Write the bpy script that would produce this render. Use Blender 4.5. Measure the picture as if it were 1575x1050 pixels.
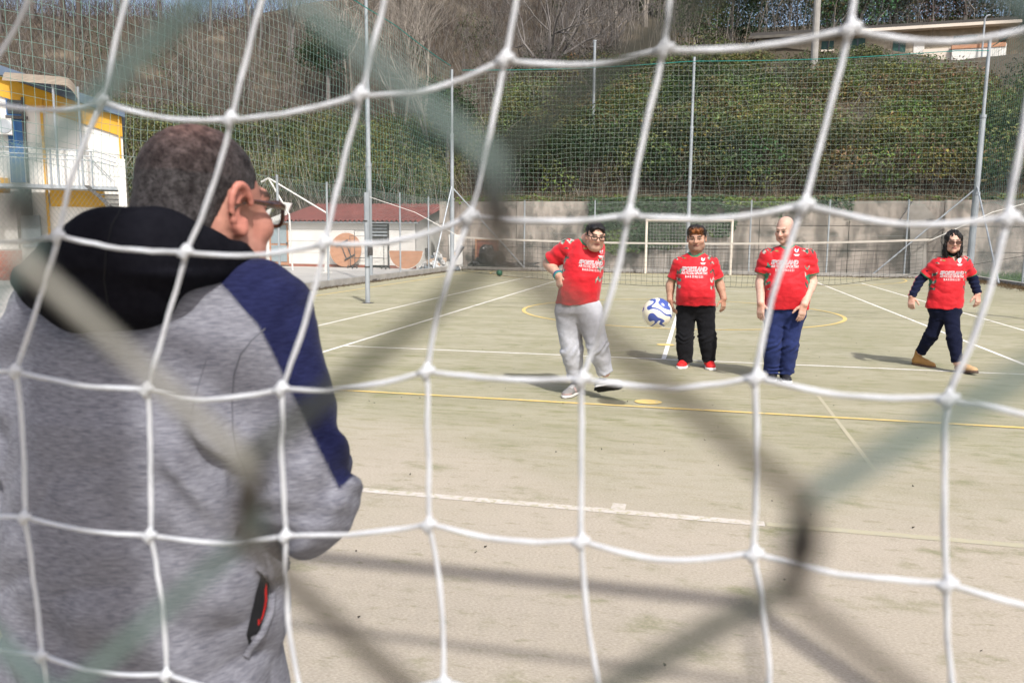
import bpy, math, random
import numpy as np
from mathutils import Vector, Matrix
from mathutils.bvhtree import BVHTree

rnd = random.Random(7)
rng = np.random.default_rng(7)
sc = bpy.context.scene
for o in list(bpy.data.objects):
    bpy.data.objects.remove(o)
COL = sc.collection
R_ = math.radians

# ------------------------------------------------------------------ camera
CAMP = np.array([0.37904, -4.14574, 1.45155])
FPX, YAW, PITCH, ROLL = 1238.6, -0.22764, -0.13138, 0.00829
_cy, _sy = math.cos(YAW), math.sin(YAW)
CW = np.array([_sy * math.cos(PITCH), _cy * math.cos(PITCH), math.sin(PITCH)])
_r = np.array([_cy, -_sy, 0.0]); _u = np.cross(_r, CW)
CR = _r * math.cos(ROLL) + _u * math.sin(ROLL)
CU = -_r * math.sin(ROLL) + _u * math.cos(ROLL)
cam_d = bpy.data.cameras.new('camera')
cam = bpy.data.objects.new('camera', cam_d); COL.objects.link(cam)
M = Matrix.Identity(4)
for i in range(3):
    M[i][0], M[i][1], M[i][2], M[i][3] = CR[i], CU[i], -CW[i], CAMP[i]
cam.matrix_world = M
cam_d.sensor_width = 36.0
cam_d.lens = FPX / 1575.0 * 36.0
cam_d.clip_start = 0.01; cam_d.clip_end = 2000.0
cam_d.dof.use_dof = True
cam_d.dof.focus_distance = 7.6
cam_d.dof.aperture_fstop = 6.2
sc.camera = cam

def ray(px, py):
    return CW + CR * (px - 787.5) / FPX - CU * (py - 525.0) / FPX
def at(px, py, Y):                       # point of the vertical plane y = Y seen at a photograph pixel
    d = ray(px, py); return CAMP + d * ((Y - CAMP[1]) / d[1])
def atz(px, py, Z=0.0):
    d = ray(px, py); return CAMP + d * ((Z - CAMP[2]) / d[2])
def atd(px, py, D):
    return CAMP + ray(px, py) * D
def proj(V):
    X = np.asarray(V) - CAMP; z = X @ CW
    return 787.5 + FPX * (X @ CR) / z, 525.0 - FPX * (X @ CU) / z

# ------------------------------------------------------------------ world, sun, exposure
SUN = Vector((0.47, -0.71, 1.0)).normalized()
w = bpy.data.worlds.new('World'); sc.world = w; w.use_nodes = True
nt = w.node_tree
sky = nt.nodes.new('ShaderNodeTexSky'); sky.sky_type = 'NISHITA'; sky.sun_disc = False
sky.sun_elevation = math.asin(SUN.z); sky.sun_rotation = math.atan2(SUN.x, SUN.y)
sky.air_density = 1.0; sky.dust_density = 4.0; sky.ozone_density = 1.0
bg = nt.nodes['Background']; bg.inputs[1].default_value = 0.15
nt.links.new(sky.outputs[0], bg.inputs[0])
sd = bpy.data.lights.new('sun', 'SUN'); sd.energy = 3.45; sd.angle = R_(1.7); sd.color = (1.0, 0.985, 0.955)
so = bpy.data.objects.new('sun', sd); COL.objects.link(so)
so.rotation_euler = (-SUN).to_track_quat('-Z', 'Y').to_euler(); so.location = (10, -15, 30)
sc.view_settings.view_transform = 'Standard'; sc.view_settings.look = 'None'
sc.view_settings.gamma = 1.0; sc.view_settings.exposure = 0.42
sc.view_settings.use_curve_mapping = False
sc.cycles.use_denoising = True
sc.cycles.max_bounces = 6; sc.cycles.transparent_max_bounces = 8
sc.cycles.sample_clamp_indirect = 6.0

# ------------------------------------------------------------------ materials
def mk(name, col, col2=None, scale=8.0, detail=6.0, stretch=(1, 1, 1), rough=.8, bump=0.0, bscale=40.0,
       bstretch=(1, 1, 1), metal=0.0, vcol=False, spec=.35, ramp=(.35, .65), trans=0.0, coat=0.0,
       col3=None, s3=1.0, r3=(.55, .7), sheen=0.0, alpha=1.0, ior=1.45, transl=0.0):
    m = bpy.data.materials.new(name); m.use_nodes = True
    t = m.node_tree; N = t.nodes; L = t.links; b = N['Principled BSDF']
    tc = N.new('ShaderNodeTexCoord')
    def noise(sc_, st, dt):
        mp = N.new('ShaderNodeMapping'); mp.inputs['Scale'].default_value = st
        L.new(tc.outputs['Object'], mp.inputs[0])
        n = N.new('ShaderNodeTexNoise'); n.inputs['Scale'].default_value = sc_; n.inputs['Detail'].default_value = dt
        n.inputs['Roughness'].default_value = .6
        L.new(mp.outputs[0], n.inputs['Vector']); return n.outputs[0]
    def mixc(fac, a, bb, mode='MIX'):
        x = N.new('ShaderNodeMix'); x.data_type = 'RGBA'; x.blend_type = mode
        for v, i in ((fac, 0), (a, 6), (bb, 7)):
            if hasattr(v, 'is_linked'): L.new(v, x.inputs[i])
            elif i == 0: x.inputs[0].default_value = v
            else: x.inputs[i].default_value = (*v, 1)
        return x.outputs[2]
    def rmp(f, a, bb):
        r = N.new('ShaderNodeMapRange'); r.inputs[1].default_value = a; r.inputs[2].default_value = bb
        L.new(f, r.inputs[0]); return r.outputs[0]
    if col2 is None: col2 = tuple(c * .8 for c in col)
    c = mixc(rmp(noise(scale, stretch, detail), *ramp), col, col2)
    if col3 is not None:
        c = mixc(rmp(noise(s3, (1, 1, 1), 5), *r3), c, col3)
    if vcol:
        a = N.new('ShaderNodeVertexColor'); a.layer_name = 'Col'
        c = mixc(1.0, c, a.outputs[0], 'MULTIPLY')
    L.new(c, b.inputs['Base Color'])
    b.inputs['Roughness'].default_value = rough; b.inputs['Metallic'].default_value = metal
    b.inputs['Specular IOR Level'].default_value = spec
    b.inputs['Transmission Weight'].default_value = trans; b.inputs['Coat Weight'].default_value = coat
    b.inputs['Sheen Weight'].default_value = sheen; b.inputs['IOR'].default_value = ior
    b.inputs['Alpha'].default_value = alpha
    if bump:
        bp = N.new('ShaderNodeBump'); bp.inputs['Strength'].default_value = min(1, bump); bp.inputs['Distance'].default_value = .01
        L.new(noise(bscale, bstretch, 5), bp.inputs['Height']); L.new(bp.outputs[0], b.inputs['Normal'])
    if transl:
        tr = N.new('ShaderNodeBsdfTranslucent'); L.new(c, tr.inputs[0])
        ms = N.new('ShaderNodeMixShader'); ms.inputs[0].default_value = transl
        L.new(b.outputs[0], ms.inputs[1]); L.new(tr.outputs[0], ms.inputs[2])
        L.new(ms.outputs[0], N['Material Output'].inputs[0])
    return m

MAT = {}
MAT['steel'] = mk('galvanised_steel', (.40, .43, .45), (.28, .30, .32), scale=6, rough=.55, metal=.3, stretch=(1, 1, .3), bump=.1)
MAT['steel_dark'] = mk('dark_steel', (.06, .06, .065), (.1, .09, .08), rough=.6)
MAT['white_paint'] = mk('white_paint', (.72, .70, .66), (.6, .58, .53), scale=5, rough=.5, bump=.05)
MAT['rope_white'] = mk('white_rope', (.86, .87, .89), (.70, .71, .73), scale=600, stretch=(1, 1, 1), rough=.9, bump=.6, bscale=900)
MAT['wire_green'] = mk('weathered_shaded_green_wire', (1, 1, 1), (.8, .8, .8), scale=90, rough=.5, bump=.1, bscale=300, vcol=True)
MAT['net_green'] = mk('green_netting', (.12, .26, .22), (.20, .27, .24), scale=.15, rough=.8)
MAT['net_pale'] = mk('pale_netting', (.30, .34, .29), (.17, .25, .21), scale=.2, rough=.8)
MAT['rope_teal'] = mk('teal_rope', (.02, .25, .22), rough=.7)
MAT['chain'] = mk('galvanised_wire', (.38, .41, .39), (.25, .3, .28), scale=.6, rough=.55, metal=.2)
MAT['net_black'] = mk('black_netting', (.035, .035, .033), rough=.8)
MAT['concrete'] = mk('kerb_concrete', (.36, .34, .31), (.26, .245, .225), scale=2, rough=.9, bump=.4, bscale=40)
MAT['render_white'] = mk('white_render', (.74, .72, .68), (.66, .63, .58), scale=1.2, rough=.85, bump=.1, bscale=60)
MAT['yellow'] = mk('yellow_paint', (.62, .35, .03), (.54, .29, .03), scale=2, rough=.6)
MAT['blue_roof'] = mk('blue_grey_roof', (.11, .15, .21), (.08, .11, .16), scale=3, rough=.5)
MAT['glass_dark'] = mk('window_glass', (.02, .03, .04), (.03, .04, .05), rough=.08, spec=.6)
MAT['door_blue'] = mk('blue_door', (.03, .12, .30), (.025, .10, .25), rough=.4)
MAT['leaf'] = mk('leaf', (1, 1, 1), (.75, .75, .75), scale=.6, vcol=True, rough=.55, spec=.3, transl=.22)
MAT['twig'] = mk('twig_bark', (1, 1, 1), (.7, .7, .7), scale=1.5, vcol=True, rough=.9, spec=.1)
MAT['black_plastic'] = mk('black_plastic_sheet', (.015, .016, .018), (.03, .03, .03), rough=.3, spec=.5, bump=.6, bscale=9)

# ------------------------------------------------------------------ mesh helpers
BASE = {}
def tag(o, label=None, cat=None, group=None, kind=None):
    if label: o['label'] = label
    if cat: o['category'] = cat
    if group: o['group'] = group
    if kind: o['kind'] = kind
    return o
def thing(name, label, cat, loc, group=None):
    o = bpy.data.objects.new(name, None); COL.objects.link(o)
    o.location = loc; o.empty_display_size = .2
    BASE[o] = np.array(loc, float)
    return tag(o, label, cat, group)
def mesh_np(name, V, FL, mats, parent=None, loc=None, smooth=False, col=None, midx=None):
    """FL: list of int arrays (n,k).  V in world coordinates."""
    V = np.asarray(V, np.float64).reshape(-1, 3)
    if parent is not None: b = BASE[parent]
    elif loc is not None: b = np.array(loc, float)
    else: b = np.zeros(3)
    me = bpy.data.meshes.new(name)
    FL = [np.asarray(f, np.int32) for f in FL if len(f)]
    nl = sum(f.size for f in FL); nf = sum(len(f) for f in FL)
    me.vertices.add(len(V)); me.vertices.foreach_set('co', (V - b).astype(np.float32).ravel())
    me.loops.add(nl); me.loops.foreach_set('vertex_index', np.concatenate([f.ravel() for f in FL]))
    tot = np.concatenate([np.full(len(f), f.shape[1], np.int32) for f in FL])
    st = np.concatenate([[0], np.cumsum(tot)[:-1]]).astype(np.int32)
    me.polygons.add(nf); me.polygons.foreach_set('loop_start', st)
    me.polygons.foreach_set('use_smooth', np.full(nf, bool(smooth)))
    if midx is not None: me.polygons.foreach_set('material_index', np.asarray(midx, np.int32))
    if col is not None:
        a = me.attributes.new('Col', 'FLOAT_COLOR', 'POINT')
        c4 = np.ones((len(V), 4), np.float32); c4[:, :3] = col
        a.data.foreach_set('color', c4.ravel())
    me.update(calc_edges=True); me.validate()
    for m in (mats if isinstance(mats, (list, tuple)) else [mats]): me.materials.append(m)
    o = bpy.data.objects.new(name, me); COL.objects.link(o)
    if parent is not None: o.parent = parent
    else: o.location = b
    BASE[o] = b
    return o
def children(o): return [c for c in bpy.data.objects if c.parent is o]
def copy_tree(o, parent=None):
    c = o.copy(); COL.objects.link(c); BASE[c] = BASE[o]
    if parent is not None: c.parent = parent
    for ch in children(o): copy_tree(ch, c)
    return c

def frame(d):
    d = np.asarray(d, float); d = d / (np.linalg.norm(d) + 1e-12)
    a = np.array([0, 0, 1.]) if abs(d[2]) < .9 else np.array([1., 0, 0])
    u = np.cross(a, d); u /= np.linalg.norm(u); return d, u, np.cross(d, u)
class MB:
    def __init__(s): s.V = []; s.F = {}; s.n = 0; s.C = []; s.hascol = False
    def add(s, V, F, c=None):
        V = np.asarray(V, float).reshape(-1, 3)
        multi = isinstance(F, list) and len(F) and isinstance(F[0], (list, np.ndarray)) and np.ndim(F[0][0]) > 0
        for f in (F if multi else [F]):
            f = np.asarray(f, int); s.F.setdefault(f.shape[1], []).append(f + s.n)
        s.V.append(V); s.n += len(V)
        if c is not None: s.hascol = True
        s.C.append(np.broadcast_to(np.array(c if c is not None else (1, 1, 1), float), (len(V), 3)))
        return s
    def box(s, lo, hi, M=None, c=None):
        x0, y0, z0 = lo; x1, y1, z1 = hi
        V = np.array([(x, y, z) for x in (x0, x1) for y in (y0, y1) for z in (z0, z1)], float)
        if M is not None: V = V @ np.asarray(M)[:3, :3].T + np.asarray(M)[:3, 3]
        return s.add(V, [[0, 1, 3, 2], [4, 6, 7, 5], [0, 4, 5, 1], [2, 3, 7, 6], [0, 2, 6, 4], [1, 5, 7, 3]], c)
    def poly(s, P, c=None): return s.add(P, [list(range(len(P)))], c)
    def slab(s, P, off, c=None):          # extruded polygon
        P = np.asarray(P, float); n = len(P); Q = P + np.asarray(off, float)
        s.add(np.vstack([P, Q]), [[list(range(n))[::-1]], [[n + i for i in range(n)]],
              [[i, (i + 1) % n, n + (i + 1) % n, n + i] for i in range(n)]], c); return s
    def tube(s, P, r, n=8, cap=True, c=None, twist=0.0, lobes=0, lob=0.0, closed=False):
        P = np.asarray(P, float); m = len(P); r = np.broadcast_to(np.asarray(r, float), (m,))
        T = np.gradient(P, axis=0) if not closed else (np.roll(P, -1, 0) - np.roll(P, 1, 0))
        _, u, v = frame(T[0]); th = np.arange(n) * 2 * math.pi / n; Vs = []; L = 0
        for i in range(m):
            t = T[i] / (np.linalg.norm(T[i]) + 1e-12)
            u = u - t * (u @ t); u /= np.linalg.norm(u) + 1e-12; v = np.cross(t, u)
            if i: L += np.linalg.norm(P[i] - P[i - 1])
            rr = r[i] * (1 + (lob * np.cos(lobes * (th) + twist * L) if lobes else 0))
            Vs.append(P[i] + np.outer(rr * np.cos(th), u) + np.outer(rr * np.sin(th), v))
        F = []
        for i in range(m if closed else m - 1):
            a = i * n; b = ((i + 1) % m) * n
            F += [[a + j, a + (j + 1) % n, b + (j + 1) % n, b + j] for j in range(n)]
        FF = [F]
        if cap and not closed: FF += [[list(range(n))[::-1]], [[(m - 1) * n + j for j in range(n)]]]
        return s.add(np.vstack(Vs), FF, c)
    def prisms(s, A, B, ra, rb, n=3, c=None):     # many tapered prisms at once
        A = np.asarray(A, float).reshape(-1, 3); B = np.asarray(B, float).reshape(-1, 3); m = len(A)
        ra = np.broadcast_to(ra, (m,)); rb = np.broadcast_to(rb, (m,))
        D = B - A; D = D / (np.linalg.norm(D, axis=1, keepdims=True) + 1e-12)
        H = np.where(np.abs(D[:, 2:3]) < .9, np.array([[0, 0, 1.]]), np.array([[1., 0, 0]]))
        U = np.cross(H, D); U /= np.linalg.norm(U, axis=1, keepdims=True) + 1e-12; W = np.cross(D, U)
        th = np.arange(n) * 2 * math.pi / n
        ring = np.cos(th)[None, :, None] * U[:, None] + np.sin(th)[None, :, None] * W[:, None]
        V = np.concatenate([A[:, None] + ring * ra[:, None, None], B[:, None] + ring * rb[:, None, None]], 1)
        j = np.arange(n); q = np.stack([j, (j + 1) % n, n + (j + 1) % n, n + j], 1)
        F = (q[None] + (np.arange(m) * 2 * n)[:, None, None]).reshape(-1, 4)
        cc = None if c is None else np.repeat(np.asarray(c).reshape(-1, 3) if np.ndim(c) > 1 else np.tile(c, (m, 1)), 2 * n, axis=0)
        return s.add(V.reshape(-1, 3), F, cc)
    def build(s, name, mat, parent=None, loc=None, smooth=False):
        F = [np.vstack(v) for v in s.F.values()]
        return mesh_np(name, np.vstack(s.V), F, mat, parent, loc, smooth, np.vstack(s.C) if s.hascol else None)
def rotm(rx=0, ry=0, rz=0):
    return np.array((Matrix.Rotation(R_(rz), 3, 'Z') @ Matrix.Rotation(R_(rx), 3, 'X') @ Matrix.Rotation(R_(ry), 3, 'Y')))
def xf(R=None, t=(0, 0, 0)):
    m = np.eye(4); m[:3, :3] = np.eye(3) if R is None else R; m[:3, 3] = t; return m

# value noise, used for relief of terrain, cloth and foliage
_tab = rng.random((64, 64, 64)).astype(np.float32)
def vnoise(x, y, z):
    x, y, z = np.broadcast_arrays(x, y, z)
    xi, yi, zi = np.floor(x).astype(int), np.floor(y).astype(int), np.floor(z).astype(int)
    fx, fy, fz = x - xi, y - yi, z - zi
    fx, fy, fz = (f * f * (3 - 2 * f) for f in (fx, fy, fz))
    g = lambda a, b, c: _tab[(xi + a) & 63, (yi + b) & 63, (zi + c) & 63]
    l = lambda a, b, f: a + (b - a) * f
    return l(l(l(g(0, 0, 0), g(1, 0, 0), fx), l(g(0, 1, 0), g(1, 1, 0), fx), fy),
             l(l(g(0, 0, 1), g(1, 0, 1), fx), l(g(0, 1, 1), g(1, 1, 1), fx), fy), fz) * 2 - 1
def fbm(x, y, z, o=3):
    return sum(vnoise(x * 2 ** i + 7.3 * i, y * 2 ** i, z * 2 ** i) / 2 ** i for i in range(o))

# ------------------------------------------------------------------ terrain
def y_foot(x):
    return np.where(x > -9.8, 29.5, np.where(x > -11.5, 29.5 + (-9.8 - x) / 1.7 * 3.5, np.maximum(33 - .6 * (-11.5 - x), 6)))
def hill(x, y):
    x = np.asarray(x, float); y = np.asarray(y, float)
    s = y - y_foot(x)
    h0 = np.interp(x, [-11.5, -9.8], [.35, 2.72])
    z = h0 * np.clip(s / .04, 0, 1) * np.where(x > -9.8, 1, np.clip(s, 0, 1)) + .12 * np.clip(s, 0, 1.2) + .56 * np.clip(s - 1.2, 0, 400)
    capz = np.interp(x, [-60, -36, -27, -10, 5], [16.0, 17, 23, 32, 60])
    k = 3.0; h = np.clip(.5 + .5 * (capz - z) / k, 0, 1); z = capz * (1 - h) + z * h - k * h * (1 - h)
    yy_ = np.clip(y - 47, 0, 400); rt_ = np.clip((x + 6) / 6, 0, 1); z = z - rt_ * .30 * yy_
    # terrace cut for the house
    tw = np.clip((x + 3) / 4, 0, 1) * np.clip((34 - x) / 4, 0, 1) * np.clip((y - 46.4) / 1.5, 0, 1) * np.clip((58 - y) / 2, 0, 1)
    z = z * (1 - tw) + np.minimum(z, 11.6) * tw
    z = z + np.clip(s - 2, 0, 4) / 4 * .45 * fbm(x * .21, y * .21, 0.5)
    return np.where(s <= 0, 0, np.maximum(z, 0))
gx = np.concatenate([[-500, -300, -200, -140, -100, -80], np.arange(-64, -12, 1.0), np.arange(-12, -9, .2), np.arange(-9, 46, 1.0), [50, 60, 80, 110, 150, 220, 350, 500]])
gy = np.concatenate([[-500, -300, -150, -80, -40], np.arange(-20, 29, 1.0), [29.2, 29.5, 29.55], np.arange(30, 100, .8), [105, 115, 130, 160, 220, 320, 500, 800]])
GX, GY = np.meshgrid(gx, gy, indexing='ij')
GZ = hill(GX, GY) - .012
ii = np.arange(len(gx) * len(gy)).reshape(len(gx), len(gy))
Fq = np.stack([ii[:-1, :-1], ii[1:, :-1], ii[1:, 1:], ii[:-1, 1:]], -1).reshape(-1, 4)
m_soil = mk('hill_soil', (.080, .064, .045), (.055, .047, .033), scale=.9, rough=.95, bump=.6, bscale=6, col3=(.15, .120, .085), s3=.35)
tag(mesh_np('ground', np.stack([GX, GY, GZ], -1).reshape(-1, 3), [Fq], m_soil, smooth=True), kind='structure')

# ------------------------------------------------------------------ artificial turf of the court
m = bpy.data.materials.new('sanded_turf'); m.use_nodes = True
t = m.node_tree; N = t.nodes; L = t.links; b = N['Principled BSDF']; b.inputs['Roughness'].default_value = .95; b.inputs['Specular IOR Level'].default_value = .1
tc = N.new('ShaderNodeTexCoord'); sep = N.new('ShaderNodeSeparateXYZ'); L.new(tc.outputs['Object'], sep.inputs[0])
def _n(scale, st=(1, 1, 1), det=6, rg=.6):
    mp = N.new('ShaderNodeMapping'); mp.inputs['Scale'].default_value = st; L.new(tc.outputs['Object'], mp.inputs[0])
    n = N.new('ShaderNodeTexNoise'); n.inputs['Scale'].default_value = scale; n.inputs['Detail'].default_value = det; n.inputs['Roughness'].default_value = rg
    L.new(mp.outputs[0], n.inputs[0]); return n.outputs[0]
def _r(f, a, bb, c=0., d=1.):
    r = N.new('ShaderNodeMapRange'); r.interpolation_type = 'SMOOTHSTEP'
    for i, v in enumerate((a, bb, c, d)): r.inputs[i + 1].default_value = v
    L.new(f, r.inputs[0]); return r.outputs[0]
def _mx(f, a, bb, mode='MIX'):
    x = N.new('ShaderNodeMix'); x.data_type = 'RGBA'; x.blend_type = mode
    for v, i in ((f, 0), (a, 6), (bb, 7)):
        if hasattr(v, 'is_linked'): L.new(v, x.inputs[i])
        elif i == 0: x.inputs[0].default_value = v
        else: x.inputs[i].default_value = (*v, 1)
    return x.outputs[2]
def _ma(op, a, bb):
    x = N.new('ShaderNodeMath'); x.operation = op
    for i, v in enumerate((a, bb)):
        if hasattr(v, 'is_linked'): L.new(v, x.inputs[i])
        else: x.inputs[i].default_value = v
    return x.outputs[0]
c = _mx(_r(_n(1.1, (.5, 1.6, 1), 8), .35, .65), (.335, .312, .212), (.405, .372, .272))
c = _mx(_r(_n(7, (.45, 1.5, 1), 6), .48, .72), c, (.275, .265, .145))
wear = _ma('ADD', _r(sep.outputs[1], 4.2, -1.5, 0, .62), _ma('MULTIPLY', _n(.55, (1, 1, 1), 5), .75))
c = _mx(_r(wear, .52, .98, 0, .85), c, (.495, .425, .348))
c = _mx(_r(_n(2.6, (.7, 1.2, 1), 7, .7), .52, .72, 0, .8), c, (.225, .225, .115))
c = _mx(_r(_n(13, (.5, 1.4, 1), 5, .7), .56, .72, 0, .55), c, (.215, .21, .11))
c = _mx(_r(_n(21, (.6, 1.4, 1), 4, .7), .60, .74, 0, .5), c, (.52, .46, .38))
c = _mx(_r(_n(120, (.6, 1.3, 1), 4, .75), .3, .72, 0, .8), _mx(1.0, c, (.72, .72, .7), 'MULTIPLY'), _mx(1.0, c, (1.16, 1.16, 1.16), 'MULTIPLY'))
c = _mx(_r(_n(520, (1, 1, 1), 2, .7), .70, .76, 0, .6), c, (.13, .12, .08))
L.new(c, b.inputs['Base Color'])
bp = N.new('ShaderNodeBump'); bp.inputs['Strength'].default_value = .55; bp.inputs['Distance'].default_value = .012
L.new(_n(190, (.7, 1.2, 1), 4, .75), bp.inputs['Height']); L.new(bp.outputs[0], b.inputs['Normal'])
MAT['turf'] = m
XL, XR, YB, YF = -9.3, 9.9, 27.95, -7.0
mb = MB(); mb.poly([(XL, YF, 0), (XR, YF, 0), (XR, YB, 0), (XL, YB, 0)])
tag(mb.build('court_turf', MAT['turf']), kind='structure')
MAT['pave'] = mk('path_concrete', (.47, .445, .41), (.38, .36, .33), scale=.7, rough=.95, bump=.25, bscale=25, col3=(.31, .295, .27), s3=.25)
mb = MB(); mb.poly([(-34, -3, .006), (XL - .2, -3, .006), (XL - .2, 31.5, .006), (-34, 31.5, .006)])
tag(mb.build('pavement', MAT['pave']), kind='structure')

def linemat(name, a, b2, r3=(.56, .68)):
    return mk(name, a, b2, scale=3.5, detail=8, rough=.9, ramp=(.40, .66), col3=(.40, .36, .25), s3=26, r3=r3, bump=.4, bscale=190)
m_lw, m_ly = linemat('white_line', (.78, .75, .70), (.66, .62, .54)), linemat('yellow_line', (.66, .47, .15), (.55, .42, .18))
m_lworn = linemat('worn_white_line', (.50, .45, .395), (.57, .52, .47), (.46, .62)); m_lfaint = linemat('faint_line', (.375, .345, .25), (.405, .37, .275), (.40, .52))
def strip(mb, P, wd, z=.004):
    P = np.asarray(P, float)
    T = np.gradient(P, axis=0); T /= np.linalg.norm(T, axis=1, keepdims=True); Nn = np.stack([-T[:, 1], T[:, 0]], 1)
    V = np.vstack([np.c_[P + Nn * wd / 2, np.full(len(P), z)], np.c_[P - Nn * wd / 2, np.full(len(P), z)]]); n = len(P)
    mb.add(V, [[n + i, n + i + 1, i + 1, i] for i in range(n - 1)])
def arc(cx, cy, r, a0, a1, n=40):
    a = np.radians(np.linspace(a0, a1, n)); return np.c_[cx + r * np.cos(a), cy + r * np.sin(a)]
SX, DX, YN = 4.115, 5.485, 11.885
mb = MB()
for X in (-SX, SX, -DX, DX): strip(mb, [(X, .03), (X, 2 * YN)], .05, .002)
strip(mb, [(-SX, 5.485), (SX, 5.485)], .05, .0036); strip(mb, [(0, 5.485), (0, 18.28)], .055, .0048)
strip(mb, [(-SX, 18.28), (SX, 18.28)], .05, .0036); strip(mb, [(-DX, 2 * YN), (DX, 2 * YN)], .05, .0036)
tag(mb.build('white_court_lines', m_lw), kind='structure')
mb = MB(); strip(mb, [(-DX, 0), (.75, 0)], .07, .002); strip(mb, [(0, .035), (0, .13)], .075, .0024)
tag(mb.build('worn_baseline', m_lworn), kind='structure')
mb = MB()
strip(mb, [(-3.1, 2.70), (3.1, 2.70)], .055, .0051); strip(mb, arc(-1.55, -3.3, 6, 105, 178), .055, .0051); strip(mb, arc(1.55, -3.3, 6, 75, 2), .055, .0051)
strip(mb, arc(0, 11.75, 3.0, 0, 360, 90), .07, .0051)
strip(mb, arc(-1.6, 27.2, 6, 255, 182), .06, .0051); strip(mb, arc(1.45, 27.2, 6, 285, 358), .06, .0051); strip(mb, [(-3.15, 21.4), (3, 21.4)], .06, .0051)
strip(mb, [(-8.35, -4), (-8.35, 27.3)], .055, .0051); strip(mb, [(-8.35, 27.3), (8.9, 27.3)], .055, .0063)
for (px, py) in ((1024, 530.5), (997, 618.5)):
    p = atz(px, py); mb.poly([(p[0] + .12 * math.cos(a), p[1] + .10 * math.sin(a), .0063) for a in np.linspace(0, 2 * math.pi, 25)[:-1]])
tag(mb.build('yellow_court_lines', m_ly), kind='structure')
mb = MB(); strip(mb, [(-8.3, 11.75), (9, 11.75)], .045, .0075)
strip(mb, [(.76, 0), (DX, 0)], .06, .002)
a, b2 = atz(1258, 608), atz(1345, 722); strip(mb, [(a[0], a[1]), (b2[0], b2[1])], .03, .002)
tag(mb.build('faded_court_lines', m_lfaint), kind='structure')

# kerbs
mb = MB(); mb.box((XL - .22, -5, 0), (XL, 28.2, .20)); tag(mb.build('kerb', MAT['concrete']), kind='structure')
mb = MB(); mb.box((XL, YB, 0), (XR, YB + .22, .15)); tag(mb.build('kerb', MAT['concrete']), kind='structure')
mb = MB(); mb.box((XR, -5, 0), (XR + .2, 28.17, .14)); tag(mb.build('kerb', MAT['concrete']), kind='structure')

# ------------------------------------------------------------------ fences and ball-stop nets
def clip_diag(L0, L1, H0, H1, pitch):
    segs = []
    for sgn in (1, -1):
        H = H1 - H0
        for c0 in np.arange(L0 - H, L1 + H, pitch):
            a = np.array([c0, H0]); bq = np.array([c0 + sgn * H, H1])
            ts = [0, 1]
            if sgn > 0: t0, t1 = max(0, (L0 - c0) / H), min(1, (L1 - c0) / H)
            else: t0, t1 = max(0, (c0 - L1) / H), min(1, (c0 - L0) / H)
            if t1 > t0: segs.append((a + (bq - a) * t0, a + (bq - a) * t1, sgn))
    return segs
def wire_fence(O, D, length, post_ts, label, z0=.15, z1=2.75, pitch=.085, group=None, post_r=.03):
    O = np.array(O, float); D = np.array(D, float); n = np.array([-D[1], D[0], 0])
    t = thing('wire_fence', label, 'fence', O, group)
    sg = clip_diag(0, length, z0, z1, pitch); mb = MB()
    A = np.array([O + D * a[0] + np.array([0, 0, a[1]]) + n * .002 * s for a, b, s in sg])
    B = np.array([O + D * b[0] + np.array([0, 0, b[1]]) + n * .002 * s for a, b, s in sg])
    mb.prisms(A, B, .0022, .0022, 3)
    tag(mb.build('wire_mesh', MAT['chain'], t), kind='stuff')
    for zz in (z1, (z0 + z1) * .52, z0 + .05):
        mb = MB(); mb.tube([O + D * a + np.array([0, 0, zz + .008 * math.sin(a * 2)]) for a in np.linspace(0, length, 24)], .003, 5)
        mb.build('tension_wire', MAT['chain'], t)
    for a in post_ts:
        mb = MB(); p = O + D * a
        mb.tube([p + [0, 0, .05], p + [0, 0, z1 + .06]], post_r, 8); mb.build('post', MAT['steel'], t)
    return t
wire_fence((XL - .1, 2, 0), (0, 1, 0), 25.0, [2.4, 8.2, 11.4, 14.0, 19.4, 22.3], 'wire mesh fence with grey posts along the left edge of the court', pitch=.10)
wire_fence((XL, YB + .1, 0), (1, 0, 0), 19.2, [2.7, 5.55, 10.9 + .6, 14.3, 17.0], 'wire mesh fence in front of the concrete wall at the far end', z1=2.78)
wire_fence((XR + .1, 8, 0), (0, 1, 0), 20.0, [2, 5.1, 8.2, 11.9, 15.4], 'low wire mesh fence along the right edge of the court', z1=2.7)

def ball_net(O, D, length, z0, z1, cell, label, mat, rad=.0045, seed=0, gap=None):
    O = np.array(O, float); D = np.array(D, float); n = np.array([-D[1], D[0], 0])
    t = thing('ball_net', label, 'net', O); r = np.random.default_rng(seed)
    us = np.arange(0, length + .01, cell); vs = np.arange(z0, z1 + .01, cell)
    U, Vv = np.meshgrid(us, vs, indexing='ij')
    ux = U + .05 * vnoise(U * 1.3, Vv * 1.3, 3.0 + seed); vz = Vv + .05 * vnoise(U * 1.1 + 9, Vv * 1.1, 5.0 + seed) + .10 * np.sin(U * .9) * (Vv < z0 + .5)
    off = .12 * vnoise(U * .5, Vv * .5, 8.0 + seed)
    P = O + ux[..., None] * D + off[..., None] * n; P[..., 2] = vz
    mb = MB()
    mb.prisms(P[:, :-1].reshape(-1, 3), P[:, 1:].reshape(-1, 3), rad, rad, 3)
    mb.prisms(P[:-1].reshape(-1, 3), P[1:].reshape(-1, 3), rad, rad, 3)
    tag(mb.build('mesh_cords', mat, t), kind='stuff')
    mb = MB(); mb.tube([O + D * a + np.array([0, 0, z1 + .03 - .10 * math.sin(math.pi * ((a / 9) % 1))]) for a in np.linspace(0, length, 40)], .014, 5)
    mb.build('top_rope', MAT['rope_teal'], t)
    return t
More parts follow.
